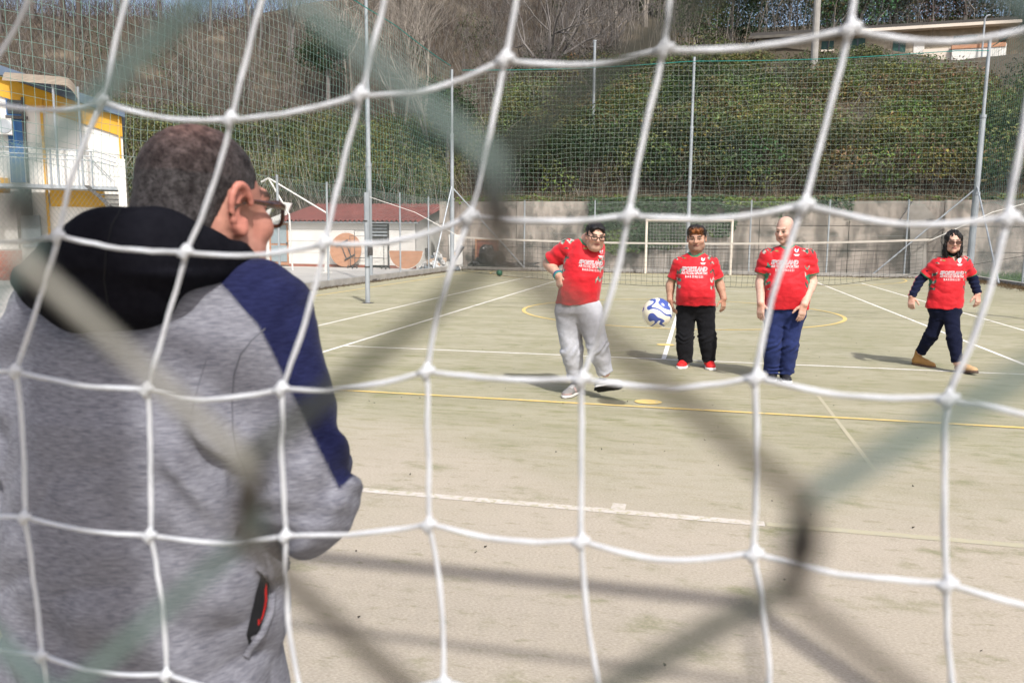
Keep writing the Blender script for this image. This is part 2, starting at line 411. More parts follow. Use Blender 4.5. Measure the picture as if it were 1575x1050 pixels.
ball_net((XL - .05, 3.0, 0), (0, 1, 0), 23.9, 2.5, 8.0, .19, 'tall green ball stop net hanging along the left side of the court', MAT['net_green'], .0036, 1)
ball_net((XL + .1, YB + .02, 0), (1, 0, 0), 19.1, 2.62, 7.95, .185, 'tall pale ball stop net across the far end below the teal rope', MAT['net_pale'], .0036, 2)
ball_net((XR + .05, 12.0, 0), (0, 1, 0), 15.8, 2.6, 8.1, .19, 'tall green ball stop net hanging along the right side of the court', MAT['net_green'], .0045, 3)

def pole(p, h, label, r0=.085, r1=.05, braces=(), tilt=(0, 0), name='net_pole'):
    p = np.array(p, float); t = thing(name, label, 'pole', p)
    tp = p + np.array([tilt[0], tilt[1], h])
    mb = MB(); q = lambda f: p + (tp - p) * f
    mb.tube([q(0), q(.36), q(.365), q(.68), q(.685), q(1)], [r0, r0, r0 * .82, r0 * .82, r1, r1], 12)
    mb.build('shaft', MAT['steel'], t)
    for f in (.36, .68):
        mb = MB(); mb.tube([q(f - .006), q(f + .006)], [r0 * 1.12 if f < .5 else r0 * .95] * 2, 12); mb.build('collar', MAT['steel'], t)
    mb = MB(); mb.box((-.16, -.16, 0), (.16, .16, .03), xf(None, p)); mb.build('base_plate', MAT['steel_dark'], t)
    for (b0, zt) in braces:
        mb = MB(); mb.tube([np.array(b0, float), q(zt / h)], .028, 8); mb.build('brace', MAT['steel'], t)
    return t
pole((-9.45, 18.95, .05), 9.6, 'tall galvanised net pole right behind the short winch post')
pole((-9.3, 26.9, .05), 7.75, 'braced corner pole at the far left corner beside the rubbish', braces=(((-9.35, 24.6, .05), 3.35), ((-6.55, 27.98, .1), 3.25)))
pole((-.12, YB + .14, .05), 8.1, 'slim net pole standing behind the far goal', r0=.075)
pole((9.88, YB + .12, .05), 8.35, 'braced corner pole at the far right corner above the woman', r0=.12, r1=.06, braces=(((6.6, 27.98, .1), 3.2), ((9.65, 24.3, .05), 3.3)), tilt=(.05, 0))

# ------------------------------------------------------------------ concrete retaining wall behind the court
m_wall = mk('old_concrete', (.40, .342, .292), (.16, .137, .117), scale=1.7, detail=9, rough=.95, bump=.7, bscale=14, stretch=(1, 1, .3), ramp=(.40, .62),
            col3=(.10, .09, .077), s3=1.1, r3=(.50, .64))
t = thing('retaining_wall', 'long weathered concrete retaining wall behind the far goal', 'wall', (0, 29.3, 0))
mb = MB(); mb.box((-10.6, 29.32, 0), (26, 29.6, 2.7)); mb.build('core', m_wall, t)
xs = [-10.6, -7.2, -3.9, -.6, 2.6, 5.9, 9.2, 12.5, 15.8, 19.2, 22.6, 26]
zs = [0, .95, 1.9, 2.84]
for i in range(len(xs) - 1):
    for j in range(3):
        jx = .012; o = rnd.uniform(-.012, .012); mb = MB()
        zt = zs[j + 1] + (rnd.uniform(-.02, .06) if j == 2 else 0)
        P = [(xs[i] + jx, 29.30 + o, zs[j] + .012), (xs[i + 1] - jx, 29.30 + o + rnd.uniform(-.01, .01), zs[j] + .012), (xs[i + 1] - jx, 29.30 + o, zt - .012), (xs[i] + jx, 29.30 + o, zt - .012)]
        P = [np.array(p) - np.array([0, .1, 0]) for p in P]
        mb.slab(P, (0, .1 + .0199 - .02 + (.1 if False else 0.018), 0)); mb.build('concrete_panel', m_wall, t)
for k in range(8):
    mb = MB(); x = -8 + k * 4.1; mb.tube([(x, 29.17, 1.25), (x, 29.3, 1.25)], .05, 8); mb.build('weep_hole', MAT['steel_dark'], t)
mb = MB(); px = 1412; a = at(px - 26, 338, 28.9); bq = at(px + 2, 300, 28.9); cq = at(px + 40, 338, 28.9)
mb.slab([at(1400, 420, 28.95), at(1425, 420, 28.95), at(1425, 338, 28.95), at(1440, 336, 28.95), at(1417, 309, 28.95), at(1405, 309, 28.95), at(1385, 338, 28.95), at(1400, 340, 28.95)], (0, .22, 0))
mb.build('buttress', mk('pale_concrete', (.38, .345, .305), (.24, .215, .19), scale=1.5, rough=.95, bump=.4, bscale=20), t)

# ------------------------------------------------------------------ far goal, volleyball net, posts
def goal(x0, x1, y, h, depth, label, mat, r=.04, yb=1, cell=.12, net_name='net', nmat=None, netr=.0025):
    t = thing('football_goal', label, 'goal', ((x0 + x1) / 2, y, 0))
    for x in (x0, x1):
        mb = MB(); mb.tube([(x, y, 0.03), (x, y, h)], r, 10); mb.build('post', mat, t)
        mb = MB(); mb.tube([(x, y, h), (x, y + yb * depth * .55, h - .02), (x, y + yb * depth, h * .55), (x, y + yb * depth * 1.1, .05)], r * .45, 8); mb.build('stanchion', mat, t)
    mb = MB(); mb.tube([(x0 - r, y, h + .005), (x1 + r, y, h + .005)], r, 10); mb.build('crossbar', mat, t)
    mb = MB(); mb.tube([(x0, y + yb * depth * .55, h - .02), (x1, y + yb * depth * .55, h - .02)], r * .5, 8); mb.build('back_bar', mat, t)
    return t
t = goal(-1.66, 1.50, 27.25, 2.05, .5, 'cream metal goal at the far end in front of the wall', mk('cream_paint', (.72, .64, .55), (.62, .54, .46), scale=4, rough=.5), r=.045)
mb = MB(); y = 27.25
for x in np.arange(-1.66, 1.5, .12):
    Q = [(x, y + .28, 2.0), (x + .02, y + .5, 1.1), (x, y + .55, .05)]
    mb.prisms(Q[:-1], Q[1:], .003, .003)
for f in np.linspace(0, 1, 17):
    q = (2.0 - 1.95 * f); yy = y + .28 + .27 * min(1, f * 1.6); mb.prisms([(-1.66, yy, q)], [(1.5, yy, q)], .003, .003)
tag(mb.build('net', mk('white_netting', (.6, .6, .58)), t), kind='stuff')

t = thing('volleyball_net', 'slack dark net with a cream top band stretched across the middle of the court', 'net', (0, YN, .5))
def ztop(x): return 1.33 + .0051 * x * x + .004 * x + (abs(x) > 4.3) * 0
def zbot(x): return .48 + .012 * x * x + (.05 * max(0, x - 2.6) ** 1.5)
xs = np.linspace(-4.45, 4.45, 60)
mb = MB(); bandw = .036
for i in range(len(xs) - 1):
    a, bq = xs[i], xs[i + 1]
    mb.box((a, YN - .004, ztop((a + bq) / 2) - bandw), (bq, YN + .004, ztop((a + bq) / 2)), None)
V = np.vstack([[(x, YN - .004, ztop(x) - bandw), (x, YN - .004, ztop(x)), (x, YN + .004, ztop(x)), (x, YN + .004, ztop(x) - bandw)] for x in xs])
mb = MB(); F = []
for i in range(len(xs) - 1):
    F += [[i * 4 + j, i * 4 + (j + 1) % 4, (i + 1) * 4 + (j + 1) % 4, (i + 1) * 4 + j] for j in range(4)]
mb.add(V, F); mb.build('top_band', mk('cream_canvas', (.50, .455, .40), (.40, .365, .32), scale=6, rough=.9), t)
mb = MB(); cols = np.arange(-4.4, 4.41, .105)
for x in cols:
    n_ = 9; zz = np.linspace(ztop(x) - bandw, zbot(x), n_); wob = .015 * vnoise(np.full(n_, x * 3), zz * 4, np.zeros(n_))
    P = np.c_[x + wob, np.full(n_, YN) + .03 * np.sin(zz * 5 + x), zz]; mb.prisms(P[:-1], P[1:], .0024, .0024)
for f in np.linspace(.1, 1, 9):
    zz = np.array([ztop(x) - bandw + (zbot(x) - ztop(x) + bandw) * f + .006 * math.sin(x * 7 + f * 9) for x in cols])
    P = np.c_[cols, YN + .03 * np.sin(zz * 5 + cols), zz]; mb.prisms(P[:-1], P[1:], .0024 if f < 1 else .005, .0024 if f < 1 else .005)
tag(mb.build('net_mesh', MAT['net_black'], t), kind='stuff')
mb = MB(); mb.tube([(-6.4, 11.72, 2.22), (-5.4, 11.8, 1.9), (-4.45, YN, ztop(-4.45) - .01)], .006, 6); mb.build('cord', MAT['white_paint'], t)
mb = MB(); mb.tube([(4.45, YN, ztop(4.45) - .02), (5.4, YN, 1.92), (6.5, YN, 2.25)], .007, 6); mb.build('cord', MAT['white_paint'], t)
mb = MB(); mb.tube([(4.4, YN, ztop(4.4) - .02), (4.62, YN, 1.62), (4.6, YN, 1.4), (4.7, YN + .05, 1.25)], .006, 6); mb.build('cord', MAT['net_black'], t)
mb = MB(); mb.tube([(4.4, YN, zbot(4.4)), (5.3, YN, 1.02), (6.4, YN, 1.25)], .005, 6); mb.build('cord', MAT['net_black'], t)

def netpost(x, y, label):
    t = thing('net_post', label, 'post', (x, y, 0))
    mb = MB(); mb.tube([(x, y, .0), (x, y, 2.3)], .05, 12); mb.build('tube', MAT['steel'], t)
    mb = MB(); mb.box((x - .1, y - .1, 0), (x + .1, y + .1, .012)); mb.build('ground_plate', MAT['steel_dark'], t)
    mb = MB(); mb.box((x + .045, y - .06, 1.0), (x + .11, y + .05, 1.18)); mb.tube([(x + .08, y - .06, 1.09), (x + .08, y - .14, 1.09), (x + .08, y - .14, 1.22)], .01, 6); mb.build('winch', MAT['steel_dark'], t)
    mb = MB(); mb.box((x + .02, y - .045, 1.2), (x + .075, y + .045, 2.3)); mb.build('slide_rail', MAT['steel'], t)
    for z in (.75, 1.7):
        mb = MB(); mb.tube([(x, y, z), (x, y, z + .03)], .06, 12); mb.build('clamp', MAT['steel_dark'], t)
    return t
netpost(-6.43, 11.71, 'short steel winch post at the left end of the slack net')
netpost(6.55, 11.9, 'short steel winch post at the right end of the slack net')

# ------------------------------------------------------------------ white shed with a red roof
YS = 28.35
m_roof = mk('red_roof_sheet', (.215, .068, .058), (.145, .048, .042), scale=1.6, rough=.7, bump=.1)
m_brick = mk('terracotta', (.34, .13, .09), (.26, .10, .07), scale=6, rough=.9)
m_board = mk('brown_chipboard', (.47, .25, .15), (.38, .19, .11), scale=3, rough=.7, stretch=(1, 1, 3), detail=8)
t = thing('white_shed', 'low white shed with a red corrugated roof beyond the left fence', 'shed', (-14.5, YS, 0))
x0, x1 = -21.0, -11.38
def X_(px, py=380): return at(px, py, YS)[0]
def Z_(px, py): return at(px, py, YS)[2]
mb = MB(); mb.slab([(x1, YS + .03, 0), (x1, YS + 3.7, 0), (x1, YS + 3.7, 2.78), (x1, YS + .03, 2.0)], (-.15, 0, 0)); mb.build('gable_wall', MAT['render_white'], t)
xa, xb, xc, xd = X_(414), X_(444), X_(571), X_(599)
for (p, q) in ((x0, xa), (xb, xc), (xd, x1)):
    zz = [.12, .62, 1.12, 1.62, 2.02]
    for k in range(4):
        mb = MB(); mb.box((p, YS - rnd.uniform(0, .006), zz[k]), (q, YS + .1, zz[k + 1] - .012)); mb.build('wall_panel', MAT['render_white'], t)
    mb = MB(); mb.box((p, YS - .04, 0), (q, YS + .1, .11)); mb.build('plinth', m_brick, t)
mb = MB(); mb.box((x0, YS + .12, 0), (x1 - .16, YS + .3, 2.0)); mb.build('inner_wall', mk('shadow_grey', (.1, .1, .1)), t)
mb = MB(); n = 330; xs = np.linspace(-17.9, x1 + .22, n); zo = .038 * np.sign(np.sin(xs * 2 * math.pi / .21)) * np.abs(np.sin(xs * 2 * math.pi / .21)) ** .5
V = np.vstack([np.c_[xs, np.full(n, YS - .25), 1.99 + zo], np.c_[xs, np.full(n, YS + 4.0), 2.86 + zo]])
mb.add(V, [[i, i + 1, n + i + 1, n + i] for i in range(n - 1)]); mb.build('roof_sheet', m_roof, t)
mb = MB(); mb.box((x0, YS - .22, 1.90), (x1 + .2, YS - .02, 1.945)); mb.build('gutter', MAT['steel'], t)
mb = MB(); mb.slab([(-20.8, YS + 1, 2.0), (-18.0, YS + 1, 2.0), (-17.6, YS + 1, 2.78), (-18.2, YS + 1, 2.86)], (0, .12, 0)); mb.build('parapet', MAT['render_white'], t)
d = mb = MB(); mb.box((xa, YS + .02, .05), (xb, YS + .08, 1.92)); dd = mb.build('door', m_board, t)
for (z0, z1) in ((.2, .92), (1.0, 1.8)):
    mb = MB(); mb.box((xa + .1, YS - .0, z0), (xb - .1, YS + .018, z1)); mb.build('pane', mk('frosted_pane', (.30, .36, .38), (.26, .31, .33), rough=.3), dd)
mb = MB(); mb.box((xb - .09, YS - .04, .95), (xb - .05, YS + .01, 1.05)); mb.build('handle', MAT['steel_dark'], dd)
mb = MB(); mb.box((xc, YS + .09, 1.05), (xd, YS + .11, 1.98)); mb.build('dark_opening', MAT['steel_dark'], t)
for k in range(4):
    mb = MB(); mb.box((xc + .04, YS + .02, 1.35 + k * .14), (xd - .12, YS + .07, 1.35 + k * .14 + .07)); mb.build('shutter_slat', MAT['steel'], t)
mb = MB(); mb.box((xc + .02, YS + .01, .12), (xd - .1, YS + .06, .98)); mb.build('white_shutter', MAT['white_paint'], t)
mb = MB(); mb.box((xd - .07, YS + .01, .1), (xd, YS + .05, 1.98)); mb.build('jamb', MAT['steel_dark'], t)
mb = MB(); mb.box((x1 - .02, YS + 1.2, .5), (x1 + .09, YS + 1.45, .85)); mb.build('meter_box', MAT['steel_dark'], t)

# round banquet tables leaning on the shed
t = thing('round_table', 'round brown folding table leaning on the shed wall with its folded dark legs showing', 'table', (-14.45, 28.0, 0))
cx, cz, r = -14.45, .80, .72; lean = .14
def tp(a, rr, dy=0): return np.array([cx + rr * math.cos(a), 27.98 + lean * (cz + rr * math.sin(a)) + dy, .03 + cz - .07 + rr * math.sin(a)])
mb = MB(); mb.slab([tp(a, r) for a in np.linspace(0, 2 * math.pi, 41)[:-1]], (0, .03, 0)); mb.build('table_top', m_board, t)
R2 = lambda u, v: np.array([cx + (u * .88 - v * .47), 27.955 + lean * (cz + u * .47 + v * .88), cz - .04 + (u * .47 + v * .88)])
for (p, q) in (((-.3, .33), (.28, .33)), ((-.22, -.38), (.3, -.38))):
    mb = MB(); mb.tube([R2(*p), R2(*q)], .035, 6); mb.build('leg_bar', MAT['steel_dark'], t)
for u in (-.12, .12):
    mb = MB(); mb.tube([R2(u, -.38), R2(u + .04, .33)], .022, 6); mb.build('leg', MAT['steel_dark'], t)
t = thing('half_round_table', 'half round brown table standing upside down on its curved edge beside the rack', 'table', (-11.5, 27.6, 0))
cxx = (at(595, 384, 27.6)[0] + at(652, 384, 27.6)[0]) / 2; rr = .74
mb = MB(); mb.slab([(cxx + rr * math.cos(a), 27.6 + .10 * (rr + rr * math.sin(a)), .02 + rr + rr * math.sin(a)) for a in np.linspace(math.pi, 2 * math.pi, 30)], (0, .035, 0)); mb.build('table_top', m_board, t)
mb = MB(); mb.tube([(cxx + (rr + .004) * math.cos(a), 27.617 + .10 * (rr + rr * math.sin(a)), .016 + rr + (rr + .004) * math.sin(a)) for a in np.linspace(math.pi, 2 * math.pi, 30)], .02, 5); mb.build('edge_band', MAT['white_paint'], t)

def rack(px0, px1, py, Y, label):
    a, b2 = at(px0, py, Y), at(px1, py, Y); t = thing('clothes_rack', label, 'rack', ((a[0] + b2[0]) / 2, Y, 0))
    mb = MB(); mb.tube([(a[0], Y, .12), (a[0], Y, a[2]), (b2[0], Y, a[2]), (b2[0], Y, .12)], .016, 6); mb.build('frame', MAT['steel_dark'], t)
    for x in (a[0], b2[0]):
        mb = MB(); mb.tube([(x, Y - .25, .12), (x, Y + .2, .12)], .014, 6); mb.build('foot_bar', MAT['steel_dark'], t)
        for yy in (-.25, .2):
            mb = MB(); mb.tube([(x - .015, Y + yy, .055), (x + .015, Y + yy, .055)], .05, 10); mb.build('wheel', MAT['steel_dark'], t)
    mb = MB(); mb.tube([(a[0], Y, .45), (b2[0], Y, .45)], .01, 5); mb.build('lower_bar', MAT['steel_dark'], t)
rack(545, 596, 355, 27.2, 'tall wheeled metal rack frame in front of the dark shed opening')
rack(538, 590, 363, 27.6, 'lower wheeled metal rack frame just behind the taller one')
def stand(px, py0, label):
    p = atz(px, py0); t = thing('barrier_foot', label, 'stand', (p[0], p[1], 0))
    mb = MB(); mb.box((p[0] - .05, p[1] - .04, .04), (p[0] + .05, p[1] + .04, .42)); mb.build('upright', MAT['white_paint'], t)
    mb = MB(); mb.box((p[0] - .17, p[1] - .1, .008), (p[0] + .17, p[1] + .1, .045)); mb.build('foot', MAT['white_paint'], t)
stand(502, 420, 'small white plastic stand on the path in front of the round table')
stand(412, 425, 'small white plastic stand on the path in front of the shed door')
t = thing('pipe_frame', 'bent white pipe frame standing between the fence and the shed door', 'frame', tuple(atz(450, 416)))
g0 = atz(450, 416); Yp = g0[1]
for P in ([(450, 415.8), (445, 330), (413, 274)], [(413, 274), (503, 328)], [(413, 274), (402, 280)]):
    mb = MB(); mb.tube([at(px, py, Yp) for px, py in P], .035, 6); mb.build('pipe', MAT['white_paint'], t)

# rubbish in the far left corner
def blob(name, c, rad, mat, label, cat, seed=0, amp=.25, freq=3, nlat=22, nlon=40, sharp=False):
    th = np.linspace(0, math.pi, nlat); ph = np.linspace(0, 2 * math.pi, nlon + 1)[:-1]
    T, Pp = np.meshgrid(th, ph, indexing='ij'); d = np.stack([np.sin(T) * np.cos(Pp), np.sin(T) * np.sin(Pp), np.cos(T)], -1)
    k = 1 + amp * fbm(d[..., 0] * freq + seed, d[..., 1] * freq, d[..., 2] * freq + seed, 3)
    V = np.array(c) + d * k[..., None] * np.array(rad); V[..., 2] = np.maximum(V[..., 2], .005)
    i = np.arange(nlat * nlon).reshape(nlat, nlon); F = np.stack([i[:-1], i[1:], np.roll(i, -1, 1)[1:], np.roll(i, -1, 1)[:-1]], -1).reshape(-1, 4)
    return tag(mesh_np(name, V.reshape(-1, 3), [F], mat, None, (c[0], c[1], 0), smooth=not sharp), label, cat)
p = at(752, 400, 28.6); blob('plastic_heap', (p[0], 28.6, .38), (.52, .42, .52), MAT['black_plastic'], 'heap of crumpled black plastic in front of the brown cabinet', 'plastic sheet', 3, .5, 2.6)
p = at(790, 408, 28.5); blob('plastic_sheet', (p[0], 28.55, .1), (.9, .4, .22), MAT['black_plastic'], 'low spread of black plastic sheeting trailing right from the heap', 'plastic sheet', 9, .6, 3.2)
p = at(735, 408, 28.4); blob('black_sack', (p[0], 28.35, .15), (.32, .3, .2), MAT['black_plastic'], 'small black sack at the left foot of the plastic heap', 'sack', 5, .4, 3)
t = thing('cabinet', 'brown wooden cabinet standing against the concrete wall behind black plastic', 'cabinet', (at(748, 400, 28.9)[0], 28.95, 0))
xx = at(748, 400, 28.95)[0]
mb = MB(); mb.box((xx - .42, 28.85, 0), (xx + .5, 29.1, 1.25)); mb.build('carcass', m_brick, t)
mb = MB(); mb.box((xx - .46, 28.81, 0), (xx - .38, 28.85, 1.29)); mb.box((xx - .38, 28.81, 1.21), (xx + .5, 28.85, 1.29)); mb.build('face_frame', m_board, t)
m_rub = mk('rubble_white', (.5, .48, .45), (.25, .24, .23), scale=5, rough=.9)
mb = MB(); rr_ = np.random.default_rng(4)
for k in range(170):
    a = rr_.uniform(0, 2 * math.pi); q = abs(rr_.normal(0, .42)); c = np.array([-9.95 + q * math.cos(a) * .95, 26.9 + q * math.sin(a) * .9, max(.06, .62 - q * .7) * rr_.uniform(.3, 1.1)])
    mb.box(-rr_.uniform(.03, .12, 3), rr_.uniform(.03, .14, 3), xf(rotm(*rr_.uniform(0, 90, 3)), c), c=[(1, 1, 1), (1.3, 1.3, 1.3), (.35, .4, .45), (1.1, .8, .6)][rr_.choice(4, p=[.4, .35, .15, .1])])
m_rubv = mk('rubble', (.52, .50, .47), (.3, .29, .28), scale=5, rough=.9, vcol=True)
tag(mb.build('rubble_heap', m_rubv, None, (-9.95, 26.9, 0)), 'heap of pale rubble and broken pieces behind the corner of the fence', 'rubble', kind='stuff')
t = thing('old_mattress', 'dark grey mattress with a yellow tag leaning among the rubble', 'mattress', (-9.3, 27.2, 0))
Mx = xf(rotm(0, 34, 0), (-9.75, 27.6, .12)); mb = MB(); mb.box((-.06, -.1, 0), (.1, .3, 1.05), Mx); mb.build('pad', mk('grey_fabric', (.075, .08, .085), (.1, .1, .11), rough=.9, bump=.3), t)
mb = MB(); mb.box((-.1, -.104, .62), (.09, -.101, .72), Mx); mb.build('label_tag', MAT['yellow'], t)
t = thing('leaning_panel', 'white panel leaning on the wall behind the corner pole', 'panel', (-9.5, 29.0, 0))
mb = MB(); mb.slab([at(692, 412, 29.0), at(712, 412, 29.0), at(710, 361, 29.15), at(690, 361, 29.15)], (0, .03, 0)); mb.build('board', MAT['white_paint'], t)

# ------------------------------------------------------------------ yellow and white building on the left
E1 = np.array([.778, .628, 0]); E2 = np.array([.628, -.778, 0]); BO = np.array([-20.1, 16.4, 0])
def fac(px, py, off=0.0):
    d = ray(px, py); n = E2; k = ((BO + E2 * off - CAMP) @ n) / (d @ n); p = CAMP + d * k
    return (p - BO) @ E1, p[2]
BM = np.eye(4); BM[:3, 0] = E1; BM[:3, 1] = -E2; BM[:3, 2] = (0, 0, 1); BM[:3, 3] = BO     # local x along the facade, y inward, z up
t = thing('two_storey_building', 'two storey white building with yellow trim and a blue grey roof beyond the left fence', 'building', BO)
def bbox(name, mat, px0, py0, px1, py1, y0, y1, parent=None, off=None):
    o_ = -y0 if off is None else off
    u0, z1 = fac(px0, py0, o_); u1, z0 = fac(px1, py1, o_)
    mb = MB(); mb.box((u0, y0, z0), (u1, y1, z1), BM); return mb.build(name, mat, parent or t)
uR = fac(188, 200)[0]
def roofz(u): return 5.02 + (uR - u) * .305
mb = MB(); W3 = lambda u, y, z: BM[:3, :3] @ np.array([u, y, z]) + BM[:3, 3]
mb.slab([W3(-7, 0, 0), W3(uR, 0, 0), W3(uR, 0, roofz(uR)), W3(-7, 0, roofz(-7))], E2 * -7); mb.build('wall', MAT['render_white'], t)
mb = MB(); mb.slab([W3(-7.2, -.25, roofz(-7.2) + .004), W3(uR + .1, -.25, roofz(uR + .1) + .004), W3(uR + .1, -.25, roofz(uR) + .26), W3(-7.2, -.25, roofz(-7.2) + .26)], E2 * -7.8); mb.build('roof', MAT['blue_roof'], t)
mb = MB(); mb.slab([W3(-7, -.06, roofz(-7) - .6), W3(uR, -.06, roofz(uR) - .6), W3(uR, -.06, roofz(uR) - .003), W3(-7, -.06, roofz(-7) - .003)], E2 * -.05); mb.build('fascia', MAT['yellow'], t)
bbox('pilaster', MAT['yellow'], 181, 183, 190, 300, -.14, -.01); bbox('pilaster', MAT['yellow'], 64, 150, 74, 362, -.14, -.01)
dr = bbox('balcony_door', MAT['door_blue'], 8, 150, 40, 281, -.05, -.008)
bbox('lintel', MAT['steel_dark'], 8, 177, 43, 184, -.12, -.052, dr); bbox('jamb', MAT['steel_dark'], 37, 150, 41, 281, -.1, -.051, dr); bbox('transom_pane', MAT['glass_dark'], 10, 153, 36, 176, -.07, -.053, dr)
bbox('ground_band', MAT['yellow'], 76, 289, 162, 319, -.10, -.01); bbox('ground_band', MAT['yellow'], -40, 272, 16, 297, -.10, -.01)
bbox('ground_column', MAT['render_white'], 3, 297, 29, 384, -.3, -.012); bbox('entrance_glass', MAT['glass_dark'], 30, 290, 54, 380, -.06, -.011)
bbox('grey_cabinet', mk('grey_panel', (.3, .33, .34), (.26, .29, .3)), 31, 331, 64, 381, -.35, -.063)
t0 = t
t = thing('brick_planter', 'low brick planter wall with a pierced white block below the yellow building', 'planter', W3(0, -1.0, 0))
bw = fac(-30, 424, 1.0); be = fac(34, 382, 1.0)
k = 0; zc = .0
for row in range(9):
    z = row * .098
    if z > be[1] - .03: break
    u = bw[0] + (.12 if row % 2 else 0)
    while u < be[0] - .05:
        u2 = min(u + .24, be[0]); mb = MB(); mb.box((u + .005, -1.0 - rnd.uniform(0, .008), z), (u2 - .005, -.9, z + .09), BM); mb.build('brick', m_brick, t); u = u2
mb = MB(); mb.box((bw[0], -.985, 0), (be[0] - .01, -.85, be[1] - .02), BM); mb.build('mortar_core', MAT['concrete'], t)
u0, z1 = fac(35, 384, 1.0); u1, z0 = fac(67, 418, 1.0)
mb = MB(); n = 7
for i in range(n + 1): mb.box((u0 + (u1 - u0) * i / n - .018, -1.0, z0), (u0 + (u1 - u0) * i / n + .018, -.92, z1), BM); mb.box((u0, -.995, z0 + (z1 - z0) * i / n - .014), (u1, -.925, z0 + (z1 - z0) * i / n + .014), BM)
mb.build('pierced_block', MAT['render_white'], t)
t = t0
bal_off = 1.35; ub0, zb = fac(-60, 283, bal_off); ub1 = fac(160, 283, bal_off)[0]; zb = 2.80; ur = fac(181, 283, bal_off)[0]
mb = MB(); mb.box((ub0, -bal_off, zb - .10), (ur, -.15, zb), BM); mb.build('balcony_slab', MAT['steel'], t)
def rail(P, r=.018, name='handrail'):
    mb = MB(); mb.tube([W3(*q) for q in P], r, 6); return mb.build(name, MAT['steel'], t)
zt = zb + 1.02; ubend = fac(146, 225, bal_off)[0]
for dz in (0, -.16, -.28): rail([(ub0, -bal_off, zt + dz), (ubend, -bal_off, zt + dz), (ur, -bal_off, zt + dz - .17)], .016)
u = ub0
while u < ur:
    dz = 0 if u < ubend else -.17 * (u - ubend) / (ur - ubend)
    mb = MB(); mb.prisms([W3(u, -bal_off, zb)], [W3(u, -bal_off, zt - .28 + dz)], .0095, .0095, 4); mb.build('baluster', MAT['steel'], t); u += .105
for px in (78, 120, 141): 
    u = fac(px, 250, bal_off)[0]; mb = MB(); mb.tube([W3(u, -bal_off - .01, zb - .1), W3(u, -bal_off - .01, zt)], .025, 8); mb.build('rail_post', MAT['steel'], t)
mb = MB(); u = fac(186, 260, bal_off)[0]; mb.box((u - .1, -bal_off - .1, 0), (u + .12, -bal_off + .1, zt - .2), BM); mb.build('stair_column', MAT['render_white'], t)
# staircase going down to the right, behind the balcony rail
for k in range(8):
    u0_, z = fac(136 + 8.3 * k, 291 + 7.3 * k, 1.2); u1_ = fac(183 + 3 * k, 300, 1.2)[0]
    mb = MB(); mb.box((u0_, -1.30, z - .035), (u1_, -1.02, z), BM); mb.build('stair_tread', MAT['steel_dark'], t)
for off_ in (1.33,):
    a, b2 = fac(129, 285, off_), fac(190, 339, off_)
    mb = MB(); mb.slab([W3(a[0], -off_, a[1]), W3(a[0] + .14, -off_, a[1]), W3(b2[0] + .14, -off_, b2[1]), W3(b2[0], -off_, b2[1])], E2 * .025); mb.build('stringer', MAT['steel_dark'], t)
a, b2 = fac(137, 246, 1.2), fac(172, 280, 1.2)
for o_ in (0, .07): rail([(a[0] + o_, -1.2, a[1] + .02), (b2[0] + o_, -1.2, b2[1])], .016)
# awning over the balcony door
mb = MB(); ua, ub = fac(4, 126, 1.3)[0], fac(97, 124, 1.3)[0]; za = fac(30, 127, 1.3)[1]
na = 12; V = []
for i in range(na):
    f = i / (na - 1); y = -1.45 + 1.35 * f; z = za + .40 * math.sin(math.pi * .5 * min(1, f * 1.15)) - .0 
    V.append((y, z))
P = [W3(ua, y, z) for y, z in V] + [W3(ub, y, z) for y, z in V]
uc = fac(119, 136, 1.3)[0]
mb.add(np.array(P), [[i, i + 1, na + i + 1, na + i] for i in range(na - 1)])
Pc = [W3(ub + (uc - ub) * s_, y, z - .38 * s_ ** 2) for s_ in np.linspace(0, 1, 7) for y, z in V]
mb.add(np.array(Pc), [[j * na + i, j * na + i + 1, (j + 1) * na + i + 1, (j + 1) * na + i] for j in range(6) for i in range(na - 1)])
mb.build('awning', mk('brown_awning', (.36, .30, .23), (.27, .22, .17), scale=3, stretch=(6, 1, 1), transl=.3), t)
for (pa, pb) in (((81, 128), (87, 217)), ((119.5, 134), (125, 227))):
    a, b2 = fac(*pa, 1.3), fac(*pb, 1.3); mb = MB(); mb.tube([W3(a[0], -1.32, a[1]), W3(a[0], -1.32, zb)], .035, 8); mb.build('awning_post', MAT['steel'], t)
ac = bbox('air_conditioner', MAT['white_paint'], -12, 181, 19, 207, -.38, -.08)
u, z = fac(6, 194, .4); mb = MB(); mb.tube([W3(u, -.385, z), W3(u, -.40, z)], .2, 20); mb.build('fan_grille', MAT['steel'], ac)

# ------------------------------------------------------------------ house on the terrace, top right
HL, HR = atd(1240, 70, 56.5), atd(1545, 70, 53.0); HE = HR - HL; HE[2] = 0; HE /= np.linalg.norm(HE); HN = np.array([HE[1], -HE[0], 0])
def hs(px, py, off=0.0):
    d = ray(px, py); k = ((HL + HN * off - CAMP) @ HN) / (d @ HN); p = CAMP + d * k; return (p - HL) @ HE, p[2]
HM = np.eye(4); HM[:3, 0] = HE; HM[:3, 1] = -HN; HM[:3, 2] = (0, 0, 1); HM[:3, 3] = (HL[0], HL[1], 0)
t = thing('hillside_house', 'long low beige house with a white balcony on the slope at the top right', 'house', (HL[0], HL[1], 10.5))
m_hw = mk('beige_stone', (.40, .34, .26), (.28, .24, .18), scale=3, rough=.9, detail=8, bump=.3, bscale=12)
m_grn = mk('green_shutter', (.015, .06, .05), (.02, .07, .06), rough=.4); m_par = mk('cream_parapet', (.66, .58, .49), (.6, .52, .44), scale=.6, rough=.9)
